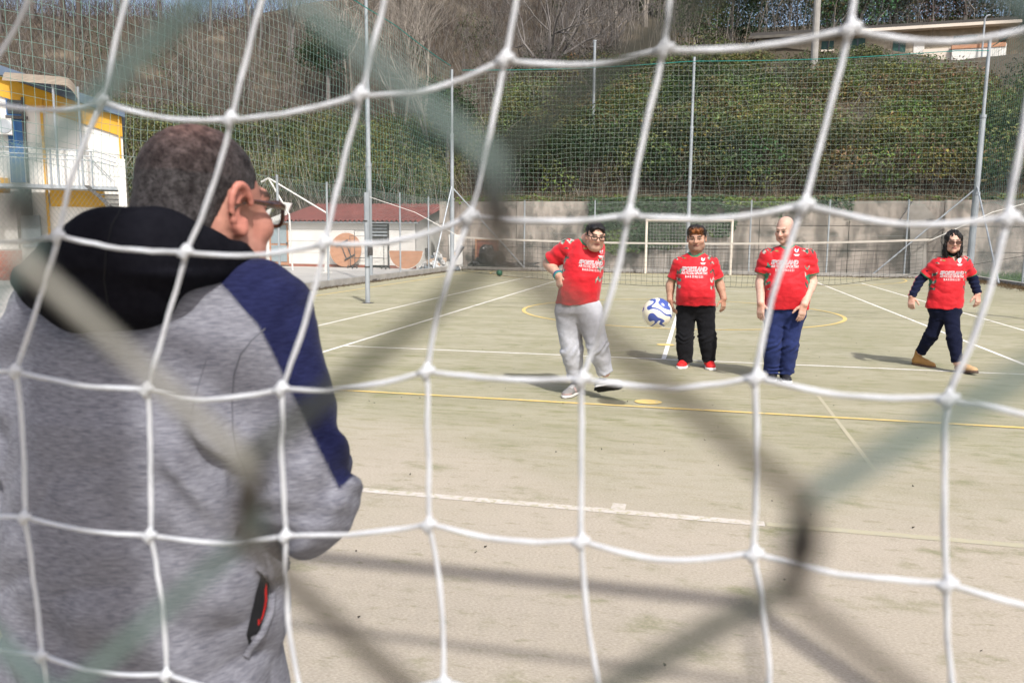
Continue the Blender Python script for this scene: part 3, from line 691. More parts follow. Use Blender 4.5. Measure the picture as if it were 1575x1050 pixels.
def hbox(name, mat, px0, py0, px1, py1, y0, y1, parent=None):
    u0, z1 = hs(px0, py0, -y0); u1, z0 = hs(px1, py1, -y0)
    mb = MB(); mb.box((u0, y0, z0), (u1, y1, z1), HM); return mb.build(name, mat, parent or t)
ue0, zr = hs(1165, 66); ue1, _z = hs(1536, 60); zr = hs(1450, 46)[1]
mb = MB(); mb.box((ue0, 0, 10.6), (ue1, 6, zr), HM); mb.build('wall', m_hw, t)
ufm = hs(1318, 50, .75)[0]
mb = MB(); mb.box((ufm, -.75, zr + .004), (ue1 + 1.1, 7, zr + .2), HM); mb.build('roof_slab', m_par, t)
mb = MB(); mb.box((ue0 - .6, -.7, zr + .004), (ufm - .004, 7, zr + .19), HM); mb.build('roof_slab', mk('weathered_slab', (.13, .12, .10), (.09, .08, .07), scale=2), t)
mb = MB(); mb.box((ue0 - .5, -.6, zr + .204), (ue1 + .9, 6.8, zr + .42), HM); mb.build('roof_covering', mk('dark_roofing', (.07, .065, .06)), t)
for q in ((1264, 64, 1282, 77), (1308, 60, 1330, 77), (1374, 63, 1392, 84), (1467, 56, 1502, 73)):
    wn = hbox('window', m_grn, *q, -.06, -.005); hbox('sill', m_par, q[0] - 1, q[3], q[2] + 1, q[3] + 1.6, -.16, -.062, wn)
    hbox('mullion', MAT['glass_dark'], (q[0] + q[2]) / 2 - .6, q[1] + 1, (q[0] + q[2]) / 2 + .6, q[3] - .5, -.09, -.063, wn)
hbox('door', MAT['white_paint'], 1406, 62, 1421, 86, -.06, -.005)
hbox('balcony_parapet', MAT['white_paint'], 1465, 71.5, 1546, 101, -1.5, -1.35); hbox('parapet_cap', m_board, 1464, 69.5, 1547, 71.5, -1.55, -1.3)
hbox('terrace_parapet', m_par, 1420, 76, 1464, 99, -1.2, -1.05); hbox('terrace_parapet', m_par, 1335, 85, 1418, 97, -1.2, -1.05)
u0, z0 = hs(1465, 101, 1.5); u1, _ = hs(1546, 101, 1.5)
mb = MB(); mb.box((u0, -1.34, z0), (u1, -.07, z0 + .2), HM); mb.build('balcony_slab', m_par, t)
mb = MB(); u, z = hs(1509, 100, 1.8); zt_ = hs(1511, 30, 1.8)[1]; mb.tube([HM[:3, :3] @ np.array(q) + HM[:3, 3] for q in ((u, -1.8, 9.5), (u, -1.8, zt_), (u + .1, -1.8, zt_ + .2), (u + .3, -1.8, zt_ + .22))], .06, 8); mb.build('vent_pipe', MAT['steel'], t)

pb = at(1253, 78, 44.5)
t = thing('utility_pole', 'thick pale concrete utility pole rising beside the house on the slope', 'pole', (pb[0], 44.5, 9.5))
mb = MB(); mb.tube([(pb[0], 44.5, 9.0), (pb[0], 44.5, 20.5)], [.21, .16], 12); mb.build('shaft', MAT['concrete'], t)
mb = MB(); mb.box((pb[0] - .7, 44.42, 19.6), (pb[0] + .7, 44.58, 19.75)); mb.build('crossarm', MAT['steel'], t)
pb = at(915, 64, 37.0)
t = thing('slim_post', 'slim grey post poking up out of the hedge left of the house', 'post', (pb[0], 37, 6.0))
mb = MB(); mb.tube([(pb[0], 37, 6), (pb[0], 37, pb[2])], .07, 8); mb.build('shaft', MAT['steel'], t)
mb = MB(); mb.tube([(pb[0], 37, pb[2] - .02), (pb[0], 37, pb[2] + .05)], .09, 8); mb.build('cap', MAT['steel'], t)

# ------------------------------------------------------------------ vegetation
def unit(n, r): v = r.normal(size=(n, 3)); return v / np.linalg.norm(v, axis=1, keepdims=True)
def leaves(C, Nrm, size, col, r, aspect=.45, fold=.18):
    """leaf shaped faces: C centres, Nrm facing, size length, col per leaf -> (V, F, colours)"""
    n = len(C); T = np.cross(Nrm, unit(n, r)); T /= np.linalg.norm(T, axis=1, keepdims=True) + 1e-9; B = np.cross(Nrm, T)
    s = np.asarray(size).reshape(-1, 1) * np.ones((n, 1))
    V = np.stack([C - T * s * .5, C + B * s * aspect * .5 + Nrm * s * fold * .4, C + T * s * .5 - Nrm * s * fold * .3, C - B * s * aspect * .5 + Nrm * s * fold * .4], 1).reshape(-1, 3)
    F = np.arange(4 * n).reshape(n, 4)
    return V, F, np.repeat(col, 4, axis=0)
class Fol:
    def __init__(s): s.V = []; s.F = []; s.C = []; s.n = 0
    def add(s, V, F, C): s.V.append(V); s.F.append(F + s.n); s.C.append(C); s.n += len(V)
    def clump(s, c, rad, n, size, colr, r, aspect=.45, up=.35, shell=(.55, 1.05)):
        d = unit(n, r); k = r.uniform(*shell, n) ** .6 * (1 + .22 * vnoise(d[:, 0] * 2.3 + c[0], d[:, 1] * 2.3 + c[1], d[:, 2] * 2.3 + c[2]))
        P = np.array(c) + d * k[:, None] * np.array(rad)
        Nn = d * .6 + unit(n, r) * .8 + np.array([0, 0, up]); Nn /= np.linalg.norm(Nn, axis=1, keepdims=True)
        g = r.uniform(.65, 1.35, (n, 1)); tint = 1 + r.normal(0, .10, (n, 3))
        s.add(*leaves(P, Nn, size * r.uniform(.6, 1.35, n), np.clip(np.array(colr) * g * tint, .004, .6), r, aspect))
    def build(s, name, parent=None, loc=None):
        return mesh_np(name, np.vstack(s.V), [np.vstack(s.F)], MAT['leaf'], parent, loc, False, np.vstack(s.C))
GR = {'olive': (.165, .172, .062), 'mid': (.088, .112, .042), 'dark': (.033, .052, .022), 'yellow': (.19, .19, .06), 'fresh': (.15, .21, .05), 'grey': (.16, .18, .13), 'ivy': (.045, .078, .030), 'dry': (.16, .12, .07)}
BR = {'brown': (.108, .089, .076), 'grey': (.195, .178, .165), 'pale': (.30, .265, .225), 'dry': (.27, .215, .145), 'dark': (.05, .038, .028)}
def onhill(x, s): y = y_foot(x) + s; return np.stack([x, y, hill(x, y)], -1)
def twigs(mb, P, L, th, colr, r, lean=.5, up=1.0, n=3, bend=.25):
    m = len(P); D = r.normal(0, lean, (m, 3)); D[:, 2] = up * np.abs(1 + r.normal(0, .3, m)); D /= np.linalg.norm(D, axis=1, keepdims=True)
    l = np.asarray(L) * r.uniform(.5, 1.3, m); mid = P + D * (l * .55)[:, None]; D2 = D + r.normal(0, bend, (m, 3)); D2 /= np.linalg.norm(D2, axis=1, keepdims=True)
    end = mid + D2 * (l * .45)[:, None]; t_ = th * r.uniform(.6, 1.4, m); c = np.array(colr) * r.uniform(.6, 1.35, (m, 1))
    mb.prisms(P, mid, t_, t_ * .7, n, c); mb.prisms(mid, end, t_ * .7, t_ * .2, n, c); return mid, end

vr = np.random.default_rng(21)
# -- right-hand hedge above the wall
f = Fol(); mb = MB(); cnt = 0
for k in range(1500):
    x = vr.uniform(-9.6, 24); s = vr.uniform(1.3 if vr.random() < .6 else 2.6, 17)
    if s > 13.9 + .7 * math.sin(x * .7) + (-.8 if x > 8 else 0 if x > 3 else 2.5): continue
    if vnoise(np.array([x * .55]), np.array([s * .6]), np.array([11.5]))[0] < -.36 and vr.random() < .85: continue
    p = onhill(np.array([x]), np.array([s]))[0]
    pt = vnoise(np.array([x * .22]), np.array([s * .3]), np.array([2.5]))[0] + vr.normal(0, .25)
    col = GR['olive'] if pt > .12 else GR['mid'] if pt > -.25 else GR['dark']
    if vr.random() < .08: col = GR['yellow']
    if x > 15.5: col = tuple(.6 * a + .4 * b for a, b in zip(GR['ivy'], GR['mid']))
    r_ = vr.uniform(.5, 1.05) if vr.random() < .8 else vr.uniform(1.05, 1.5); zc = p[2] + (1.0 if s < 4.6 else .55 if s < 12 else .25) * vr.uniform(.7, 1.8)
    f.clump((p[0], p[1], zc), (r_ * 1.1, r_ * .95, r_ * vr.uniform(.6, .95)), int(290 * r_ ** 1.6), .155, tuple(q * vr.uniform(.7, 1.25) for q in col), vr, .42, .2)
tag(f.build('hedge_thicket', None, None), 'dense evergreen thicket covering the bank above the concrete wall', 'thicket', kind='stuff')
x = vr.uniform(-9.5, 24, 1500); s = vr.uniform(1.0, 4.5, 1500)
twigs(mb, onhill(x, s), 1.7, .014, BR['dark'], vr, .3); x = vr.uniform(-9.5, 24, 330); s = vr.uniform(.9, 3.0, 330); twigs(mb, onhill(x, s), 1.6, .012, BR['grey'], vr, .2)
x = vr.uniform(-9.5, 24, 900); s = vr.uniform(.6, 14, 900)
twigs(mb, onhill(x, s) + np.array([0, 0, .7]), 1.5, .009, BR['grey'], vr, .6)
tag(mb.build('thicket_stems', MAT['twig']), 'thin grey stems and bare twigs standing in the thicket above the wall', 'stems', kind='stuff')
# -- dry grass and weeds along the top of the wall
mb = MB()
x = vr.uniform(-10.2, 24, 15000); s = np.abs(vr.normal(.1, .55, 15000)) + .06
twigs(mb, onhill(x, s), .42, .006, BR['dry'], vr, .75)
tag(mb.build('dry_grass', MAT['twig']), 'dry straw coloured grass along the top of the concrete wall', 'grass', kind='stuff')
f = Fol()
for k in range(230):
    x = vr.uniform(-10, 24); s = vr.uniform(.0, 1.2); p = onhill(np.array([x]), np.array([s]))[0]
    q = vnoise(np.array([x * .6]), np.array([0.]), np.array([0.]))[0]
    f.clump((p[0], p[1] - .05, p[2] + .12), (.4, .3, .22), 60, .11, GR['fresh'] if q > .25 else GR['mid'] if q > -.2 else GR['ivy'], vr, .7)
tag(f.build('weeds', None, None), 'low green weeds and ivy growing along the top edge of the wall', 'weeds', kind='stuff')

# -- ivy hanging on the wall
f = Fol(); n = 15000
X = vr.uniform(-4.6, 6.0, n); Z = vr.uniform(.35, 3.0, n)
xa0, xb0 = at(905, 350, 29.2)[0], at(1132, 350, 29.2)[0]
nz = fbm(X * .8, Z * .8, 1.7 + 0 * X, 3)
keep = ((X > xa0 + .5 * nz - .1) & (X < xb0 + .8 * nz - .2) & (Z > 1.45 + 1.1 * nz - .9 * (X < xa0 + 1.2))) | ((X > xb0 - .3) & (Z > 2.35 - 1.6 * np.clip(vnoise(X * 1.5, 0 * X, 3.3 + 0 * X), -.1, 1) + .25 * nz) & (nz > -.35))
keep &= vr.random(n) < np.where(X < xb0, .95, .55)
X, Z = X[keep], Z[keep]; n = len(X); P = np.c_[X, 29.16 - vr.uniform(0, .16, n), Z]
Nn = np.c_[vr.normal(0, .5, n), -np.ones(n), vr.normal(.45, .45, n)]; Nn /= np.linalg.norm(Nn, axis=1, keepdims=True)
cc = np.array(GR['ivy']) * vr.uniform(.5, 1.7, (n, 1)); yl = (vnoise(X * 1.4, Z * 1.4, 9 + 0 * X) > .42); cc[yl] = np.array(GR['fresh']) * vr.uniform(.5, 1.1, (yl.sum(), 1))
f.add(*leaves(P, Nn, .105 * vr.uniform(.6, 1.3, n), cc, vr, .85))
tag(f.build('wall_ivy', None, (0, 29.2, 0)), 'dark ivy covering the wall behind the far goal and trailing to the right', 'ivy')
f = Fol()
for k in range(170):
    x = vr.uniform(-3, 10); y = vr.uniform(43.0, 46.6); z = float(hill(x, y)); f.clump((x, y, z + .12), (.75, .6, .38), 110, .13, GR['mid'] if vr.random() < .6 else GR['olive'], vr)
tag(f.build('terrace_scrub'), 'low green scrub along the edge of the terrace below the house', 'scrub', kind='stuff')
# -- left-hand hedge behind the shed and building
f = Fol(); mb = MB()
for k in range(800):
    x = vr.uniform(-33, -9.2); s = vr.uniform(4.6, 13.2) - max(0, (-14 - x)) * .04
    p = onhill(np.array([x]), np.array([s]))[0]; r_ = vr.uniform(.55, 1.15)
    pt = vnoise(np.array([x * .25]), np.array([s * .4]), np.array([6.5]))[0] + vr.normal(0, .3)
    f.clump((p[0], p[1], p[2] + vr.uniform(.4, 1.3)), (r_ * 1.1, r_, r_ * .8), int(320 * r_ ** 1.6), .135, GR['olive'] if pt > -.1 else GR['mid'] if pt > -.5 else GR['dark'], vr)
tag(f.build('laurel_hedge', None, None), 'broad green hedge on the bank behind the shed and the yellow building', 'hedge', kind='stuff')
x = vr.uniform(-30, -9.4, 9000); s = vr.uniform(-.2, 4.6, 9000); s = np.where(x > -12, s + .4, s)
twigs(mb, onhill(x, s), .95, .009, BR['dry'], vr, .9)
x = vr.uniform(-30, -9.4, 5000); s = vr.uniform(.4, 5.5, 5000); twigs(mb, onhill(x, s), 1.5, .011, BR['brown'], vr, .55)
x = vr.uniform(-30, -9.4, 900); s = vr.uniform(2.5, 7, 900); twigs(mb, onhill(x, s), 2.6, .016, BR['pale'], vr, .2)
tag(mb.build('bramble_bank', MAT['twig']), 'dry brambles and pale stems on the bank behind the red roofed shed', 'brambles', kind='stuff')
f = Fol()
for k in range(90):
    x = vr.uniform(-20, -9.3); s = vr.uniform(0.3, 3); p = onhill(np.array([x]), np.array([s]))[0]
    f.clump((p[0], p[1], p[2] + .25), (.7, .5, .4), 70, .1, GR['mid'], vr)
tag(f.build('bank_weeds', None, None), 'patchy green weeds between the brambles behind the shed', 'weeds', kind='stuff')
# -- bare brown brush on the upper left slope
mb = MB(); f = Fol()
x = vr.uniform(-72, -5, 30000); s = 8.5 + 32 * vr.random(30000) ** 1.15
k = vr.random(30000) < .62 + .5 * vnoise(x * .18, s * .25, 3.1 + 0 * x); x, s = x[k], s[k]; P = onhill(x, s)
hb = vr.random(len(x)) < .6
md, en = twigs(mb, P[hb], 1.75, .014, BR['brown'], vr, .38); twigs(mb, md, .8, .008, BR['brown'], vr, .7); twigs(mb, P[hb] + vr.normal(0, .5, P[hb].shape) * [1, 1, 0] + [0, 0, .6], .9, .008, (.13, .085, .065), vr, .9)
md, en = twigs(mb, P[~hb], 2.3, .014, BR['grey'], vr, .3); twigs(mb, md, 1.0, .008, BR['grey'], vr, .6)
tag(mb.build('bare_brush', MAT['twig']), 'leafless brown brushwood covering the upper left slope', 'brush', kind='stuff')
for k in range(150):
    x = vr.uniform(-58, -7); s = vr.uniform(9, 30); p = onhill(np.array([x]), np.array([s]))[0]
    if vnoise(np.array([x * .16]), np.array([s * .2]), np.array([7.]))[0] < -.05: continue
    r_ = vr.uniform(.5, 1.2); f.clump((p[0], p[1], p[2] + r_ * .9), (r_, r_, r_ * 1.3), int(230 * r_), .13, GR['dark'] if vr.random() < .7 else GR['mid'], vr)
tag(f.build('brush_ivy', None, None), 'dark ivy clumps scattered through the bare brushwood', 'ivy', kind='stuff')
# -- woodland on the slope above the house and behind
f = Fol(); mb = MB()
for k in range(900):
    x = vr.uniform(-12, 50); s = vr.uniform(15, 46) if k < 330 else vr.uniform(28.5, 44); p = onhill(np.array([x]), np.array([s]))[0]
    if 0 < x < 36 and 45 < p[1] < 58.0: continue
    if x < -1 and s < 26 - x * .2: continue
    r_ = vr.uniform(.9, 1.9); q = vnoise(np.array([x * .2]), np.array([s * .2]), np.array([4.4]))[0] + vr.normal(0, .3); c = GR['dark'] if q < -.05 else GR['mid'] if q < .4 else GR['olive']
    if vr.random() < .10: c = GR['grey']
    f.clump((p[0], p[1], p[2] + (vr.uniform(.5, 8.5) if p[1] > 57 else r_ * vr.uniform(.6, 2.0))), (r_, r_, r_ * .9), int(170 * r_ ** 1.5), .20, tuple(a * vr.uniform(.65, 1.3) for a in c), vr, .45, .2)
tag(f.build('woodland', None, None), 'mixed dark green woodland rising behind the hillside house', 'woodland', kind='stuff')
x = vr.uniform(-12, 46, 1500); s = vr.uniform(17, 44, 1500); P = onhill(x, s); k = ~((x > 0) & (x < 36) & (P[:, 1] > 45) & (P[:, 1] < 57))
twigs(mb, P[k], 4.2, .03, BR['pale'], vr, .12); twigs(mb, P[k] + [.5, 0, 1.5], 2, .014, BR['grey'], vr, .5)
tag(mb.build('woodland_stems', MAT['twig']), 'pale thin trunks showing between the woodland crowns', 'stems', kind='stuff')

# -- single trees
def grow(p, d, L, r, depth, segs, rr, spread, up, nb=(2, 4), shrink=.72):
    n = max(2, int(L / .45)); q = p
    for i in range(n):
        d = d + rr.normal(0, .10, 3) + np.array([0, 0, up * .05]); d /= np.linalg.norm(d); e = q + d * L / n
        segs.append((q, e, r * (1 - .45 * i / n), r * (1 - .45 * (i + 1) / n)))
        if depth > 0 and i >= n * .25 and rr.random() < .6:
            dd = d + rr.normal(0, spread, 3); dd /= np.linalg.norm(dd); grow(e, dd, L * shrink * rr.uniform(.6, 1), r * (1 - .45 * (i + 1) / n) * .6, depth - 1, segs, rr, spread, up, nb, shrink)
        q = e
    if depth > 0:
        for k in range(rr.integers(*nb)):
            dd = d + rr.normal(0, spread, 3); dd /= np.linalg.norm(dd); grow(q, dd, L * shrink * rr.uniform(.7, 1.1), r * .5, depth - 1, segs, rr, spread, up, nb, shrink)
def bare_tree(p, label, seed, H=5, r=.12, depth=4, spread=.5, colr='grey', stems=1, up=1, group=None, minr=.006, lean=.1):
    rr = np.random.default_rng(seed); t = thing('bare_tree', label, 'tree', p, group); segs = []; tr = []
    for k in range(stems):
        d = np.array([rr.normal(0, lean), rr.normal(0, lean), 1.]); d /= np.linalg.norm(d); b0 = np.array(p) + rr.normal(0, .15 * (stems > 1), 3) * [1, 1, 0] - [0, 0, .2]
        e = b0 + d * H * .33; m_ = (b0 + e) / 2 + rr.normal(0, .05, 3)
        mbt = MB(); mbt.tube([b0, m_, e], [r * 1.15, r, r * .8], 8, c=BR[colr]); mbt.build('trunk', MAT['twig'], t)
        grow(e, d, H * .36, r * .72, depth - 1, segs, rr, spread, up)
        for q in range(2):
            dd = d + rr.normal(0, spread, 3); dd /= np.linalg.norm(dd); grow(e, dd, H * .34, r * .6, depth - 1, segs, rr, spread, up)
    A = np.array([s_[0] for s_ in segs]); B = np.array([s_[1] for s_ in segs]); ra = np.maximum([s_[2] for s_ in segs], minr); rb = np.maximum([s_[3] for s_ in segs], minr * .7)
    mb = MB(); mb.prisms(A, B, ra, rb, 4, np.array(BR[colr]) * rr.uniform(.8, 1.2, (len(A), 1))); mb.build('crown', MAT['twig'], t); return t
def base_at(px, D):                       # foot of a tree on the slope, at a ground distance along a view azimuth
    d = ray(px, 200); d = d[:2] / np.hypot(*d[:2]); q = CAMP[:2] + d * D; return (q[0], q[1], float(hill(q[0], q[1])))
bare_tree(base_at(845, 52), 'wide spreading leafless grey tree above the middle of the hedge', 3, 7.0, .085, 5, .55, 'grey', 7, .6, lean=.6, minr=.0055)
bare_tree(base_at(775, 53), 'twiggy leafless shrub tree left of the wide spreading one', 13, 5.5, .06, 5, .5, 'grey', 4, .6, lean=.45)
bare_tree(base_at(935, 55), 'leafless shrub tree at the right flank of the wide spreading one', 17, 5.5, .055, 5, .5, 'grey', 4, .6, lean=.45)
bare_tree(base_at(612, 50), 'leaning pale trunk with forked bare limbs left of the corner pole', 5, 8.5, .10, 4, .32, 'pale', 2, 1.5, lean=.12)
bare_tree(base_at(650, 51), 'tall straight pale trunk with bare limbs directly above the corner pole', 6, 9, .11, 4, .28, 'pale', 1, 1.5, lean=.06)
bare_tree(base_at(672, 48), 'slender pale forked tree just right of the corner pole line', 8, 8, .08, 4, .3, 'pale', 2, 1.5, lean=.15)
bare_tree(base_at(540, 54), 'pale bare tree partly behind the tall net pole', 9, 8, .09, 4, .4, 'pale', 2, 1.2)
bare_tree(base_at(985, 60), 'pair of thin pale trunks among the dark trees at the top centre', 31, 9, .08, 3, .25, 'pale', 2, 1.6, lean=.05)
for i, (px, D, H) in enumerate(((10, 60, 8), (60, 63, 9), (112, 61, 10), (128, 60, 9), (190, 64, 9), (255, 66, 8), (330, 62, 8), (400, 60, 8), (450, 58, 8))):
    lab = ['bare tree on the ridge at the far left edge against the pale sky', 'forked bare tree on the ridge above the blue grey roof', 'thick dark bare trunk on the ridge above the awning', 'second dark trunk on the ridge just right of the thick one',
           'bare tree on the ridge above the head of the goalkeeper', 'thin bare tree on the ridge where the sky ends', 'bare tree on the slope above the nearest strands of the goal net', 'bare tree high on the slope left of the tall net pole', 'small bare tree on the slope right beside the tall net pole'][i]
    bare_tree(base_at(px, D), lab, 40 + i, H, .14 if i in (2, 3) else .09, 4, .45, 'brown' if i in (2, 3) else 'grey', 1 if i in (2, 3) else 2, 1.1)
def leafy_tree(p, label, seed, H, R, colr, n=5000, size=.17, name='leafy_tree'):
    rr = np.random.default_rng(seed); t = thing(name, label, 'tree', p); segs = []
    mb = MB(); q = np.array(p) + [0, 0, H * .45]; mb.tube([np.array(p) - [0, 0, .2], (np.array(p) + q) / 2 + rr.normal(0, .1, 3), q], [.17, .13, .09], 8, c=BR['grey'])
    mb.build('trunk', MAT['twig'], t); grow(q, np.array([0, 0, 1.]), H * .3, .08, 3, segs, rr, .6, .6)
    mb = MB(); mb.prisms([s_[0] for s_ in segs], [s_[1] for s_ in segs], [s_[2] for s_ in segs], [s_[3] for s_ in segs], 4, BR['grey']); mb.build('limbs', MAT['twig'], t)
    f = Fol(); ncl = 26
    for k in range(ncl):
        d = unit(1, rr)[0]; c = np.array(p) + [0, 0, H * .62] + d * np.array([R, R, H * .33]) * rr.uniform(.3, .9)
        f.clump(c, np.array([.42, .42, .34]) * R * rr.uniform(.7, 1.2), n // ncl, size, np.array(colr) * rr.uniform(.7, 1.25), rr)
    f.build('crown', t); return t
leafy_tree(base_at(1365, 66), 'silvery olive tree with a round crown behind the hillside house', 51, 6.5, 3.0, GR['grey'], 7000, .2, 'olive_tree')
leafy_tree(base_at(1290, 67), 'smaller silvery olive tree left of the round one behind the house', 52, 4.5, 2.2, GR['grey'], 4000, .2, 'olive_tree')
leafy_tree(base_at(1470, 68), 'dark evergreen tree above the right end of the house roof', 53, 8, 2.6, GR['dark'], 6000, .2)
leafy_tree(base_at(1120, 64), 'dark evergreen tree on the slope left of the utility pole', 54, 8, 2.8, GR['dark'], 6000, .2)
leafy_tree(base_at(1030, 63), 'olive green tree behind the left end of the hedge top', 55, 7.5, 2.6, GR['olive'], 6000, .2)
leafy_tree(base_at(690, 46), 'dark ivy clad tree behind the corner pole', 56, 6.5, 1.7, GR['ivy'], 5000, .15)
leafy_tree(base_at(505, 52), 'dark ivy clad tree left of the tall net pole', 57, 6.5, 1.6, GR['ivy'], 5000, .15)
# grass tuft right of the corner
mb = MB(); n = 9000; P = np.c_[vr.uniform(10.1, 19, n), vr.uniform(22, 29, n), np.zeros(n)]
md, en = twigs(mb, P, .30, .008, (.085, .16, .03), vr, .5)
tag(mb.build('grass_verge', MAT['twig']), 'bright green grass verge beyond the right fence', 'grass', kind='stuff')
# debris along the kerb
mb = MB(); n = 2500; P = np.c_[XL + np.abs(vr.normal(0, .12, n)), vr.uniform(3, 27.7, n), np.full(n, .01)]
twigs(mb, P, .07, .006, (.11, .08, .05), vr, 1.2); P = np.c_[vr.uniform(XL, XR, n), YB - np.abs(vr.normal(0, .12, n)), np.full(n, .01)]; twigs(mb, P, .08, .006, (.11, .08, .05), vr, 1.2)
P = np.c_[XR - np.abs(vr.normal(0, .3, n)), vr.uniform(15, 27.7, n), np.full(n, .01)]; twigs(mb, P, .1, .008, (.16, .11, .06), vr, 1.2)
n = 150; P = np.c_[vr.uniform(-3, 6, n), vr.uniform(-2.4, 9, n), np.full(n, .006)]; twigs(mb, P, .012, .004, (.07, .06, .045), vr, 1.5)
tag(mb.build('leaf_litter', MAT['twig']), 'brown leaf litter gathered along the court edges', 'litter', kind='stuff')

# ------------------------------------------------------------------ people: one implicit surface per body and per garment
class Vol:
    def __init__(s, xs, ys, zs):
        s.x, s.y, s.z = (np.asarray(a, np.float32) for a in (xs, ys, zs)); s.D = np.ones((len(xs), len(ys), len(zs)), np.float32)
    @staticmethod
    def uni(lo, hi, h): return Vol(*[np.arange(lo[i], hi[i] + h, h) for i in range(3)])
    def put(s, f, lo, hi, k=0.0, sub=False, mg=.03):
        m_ = k + mg; ix = []
        for a, l, h in zip((s.x, s.y, s.z), lo, hi):
            i0, i1 = np.searchsorted(a, l - m_), np.searchsorted(a, h + m_); ix.append(slice(max(0, i0 - 1), min(len(a), i1 + 1)))
        if any(q.start >= q.stop for q in ix): return s
        X, Y, Z = s.x[ix[0]][:, None, None], s.y[ix[1]][None, :, None], s.z[ix[2]][None, None, :]
        d = f(X, Y, Z); a = s.D[tuple(ix)]
        if sub: a = -a
        if k > 0: h = np.clip(.5 + .5 * (a - d) / k, 0, 1); r = a + (d - a) * h - k * h * (1 - h)
        else: r = np.minimum(a, d)
        s.D[tuple(ix)] = -r if sub else r
        return s
    def cap(s, a, b, ra, rb=None, k=0.0, sub=False, flat=None, fs=1.0, cutb=False):
        rb = ra if rb is None else rb; a = np.array(a, float); b = np.array(b, float); ab = b - a; L2 = ab @ ab + 1e-12; L = math.sqrt(L2); R = max(ra, rb) * max(1, 1 / fs)
        if flat is not None: flat = np.array(flat, float) / np.linalg.norm(flat)
        def f(X, Y, Z):
            px, py, pz = X - a[0], Y - a[1], Z - a[2]
            t_ = (px * ab[0] + py * ab[1] + pz * ab[2]) / L2; tc_ = np.clip(t_, 0, 1)
            qx, qy, qz = px - ab[0] * tc_, py - ab[1] * tc_, pz - ab[2] * tc_
            if flat is not None:
                n_ = (qx * flat[0] + qy * flat[1] + qz * flat[2]) * (1 / fs - 1); qx, qy, qz = qx + flat[0] * n_, qy + flat[1] * n_, qz + flat[2] * n_
            d = np.sqrt(qx * qx + qy * qy + qz * qz) - (ra + (rb - ra) * tc_)
            if cutb: d = np.maximum(d, (t_ - 1) * L)
            return d
        return s.put(f, np.minimum(a, b) - R, np.maximum(a, b) + R, k, sub)
    def ell(s, c, r, R=None, k=0.0, sub=False):
        c = np.array(c, float); r = np.broadcast_to(np.array(r, float), (3,)); R = np.eye(3) if R is None else np.asarray(R); m_ = r.max()
        ext = np.sqrt((R ** 2) @ (r ** 2))
        def f(X, Y, Z):
            p = [X - c[0], Y - c[1], Z - c[2]]; u = [(R[0, i] * p[0] + R[1, i] * p[1] + R[2, i] * p[2]) / r[i] for i in range(3)]
            k0 = np.sqrt(u[0] ** 2 + u[1] ** 2 + u[2] ** 2); k1 = np.sqrt((u[0] / r[0]) ** 2 + (u[1] / r[1]) ** 2 + (u[2] / r[2]) ** 2) + 1e-6
            return k0 * (k0 - 1) / k1
        return s.put(f, c - ext, c + ext, k, sub)
    def loft(s, secs, n=2.4, k=0.0, add=0.0):       # secs: (z, cx, cy, a, b)
        S = np.array(sorted(secs), float); lo = np.array([(S[:, 1] - S[:, 3]).min(), (S[:, 2] - S[:, 4]).min(), S[0, 0]]) - add; hi = np.array([(S[:, 1] + S[:, 3]).max(), (S[:, 2] + S[:, 4]).max(), S[-1, 0]]) + add
        def f(X, Y, Z):
            z = Z.ravel(); g = [np.interp(z, S[:, 0], S[:, i])[None, None, :] for i in range(1, 5)]
            a, b = g[2] + add, g[3] + add
            q = (np.abs((X - g[0]) / a) ** n + np.abs((Y - g[1]) / b) ** n) ** (1 / n)
            d = (q - 1) * np.minimum(a, b)
            return np.maximum(d, np.maximum(Z - S[-1, 0], S[0, 0] - Z))
        return s.put(f, lo, hi, k)
    def plane(s, p, nrm):                            # remove everything on the side the normal points to
        nrm = np.array(nrm, float) / np.linalg.norm(nrm)
        d = (s.x[:, None, None] - p[0]) * nrm[0] + (s.y[None, :, None] - p[1]) * nrm[1] + (s.z[None, None, :] - p[2]) * nrm[2]
        s.D = np.maximum(s.D, d.astype(np.float32)); return s
    def relief(s, fn, band=.035):
        I = np.where(np.abs(s.D) < band)
        if len(I[0]): s.D[I] += fn(s.x[I[0]], s.y[I[1]], s.z[I[2]]).astype(np.float32)
        return s
    def mesh(s):
        D = s.D; inn = D < 0; nx, ny, nz = D.shape
        C = [(i, j, k) for i in (0, 1) for j in (0, 1) for k in (0, 1)]
        cnt = np.zeros((nx - 1, ny - 1, nz - 1), np.uint8)
        for i, j, k in C: cnt += inn[i:nx - 1 + i, j:ny - 1 + j, k:nz - 1 + k]
        act = (cnt > 0) & (cnt < 8); I, J, K = np.where(act); idx = np.full(act.shape, -1, np.int64); idx[act] = np.arange(len(I))
        P = np.zeros((len(I), 3)); W = np.zeros(len(I))
        ax = (s.x.astype(float), s.y.astype(float), s.z.astype(float))
        for c in C:
            for a in range(3):
                if c[a]: continue
                e = list(c); e[a] = 1
                d0 = D[I + c[0], J + c[1], K + c[2]]; d1 = D[I + e[0], J + e[1], K + e[2]]; m_ = (d0 < 0) != (d1 < 0)
                t_ = np.where(m_, d0 / np.where(m_, d0 - d1, 1), 0)
                for q, (G, cc, ee) in enumerate(zip((I, J, K), c, e)): P[:, q] += np.where(m_, ax[q][G + cc] * (1 - t_) + ax[q][G + ee] * t_, 0)
                W += m_
        P /= W[:, None]; F = []
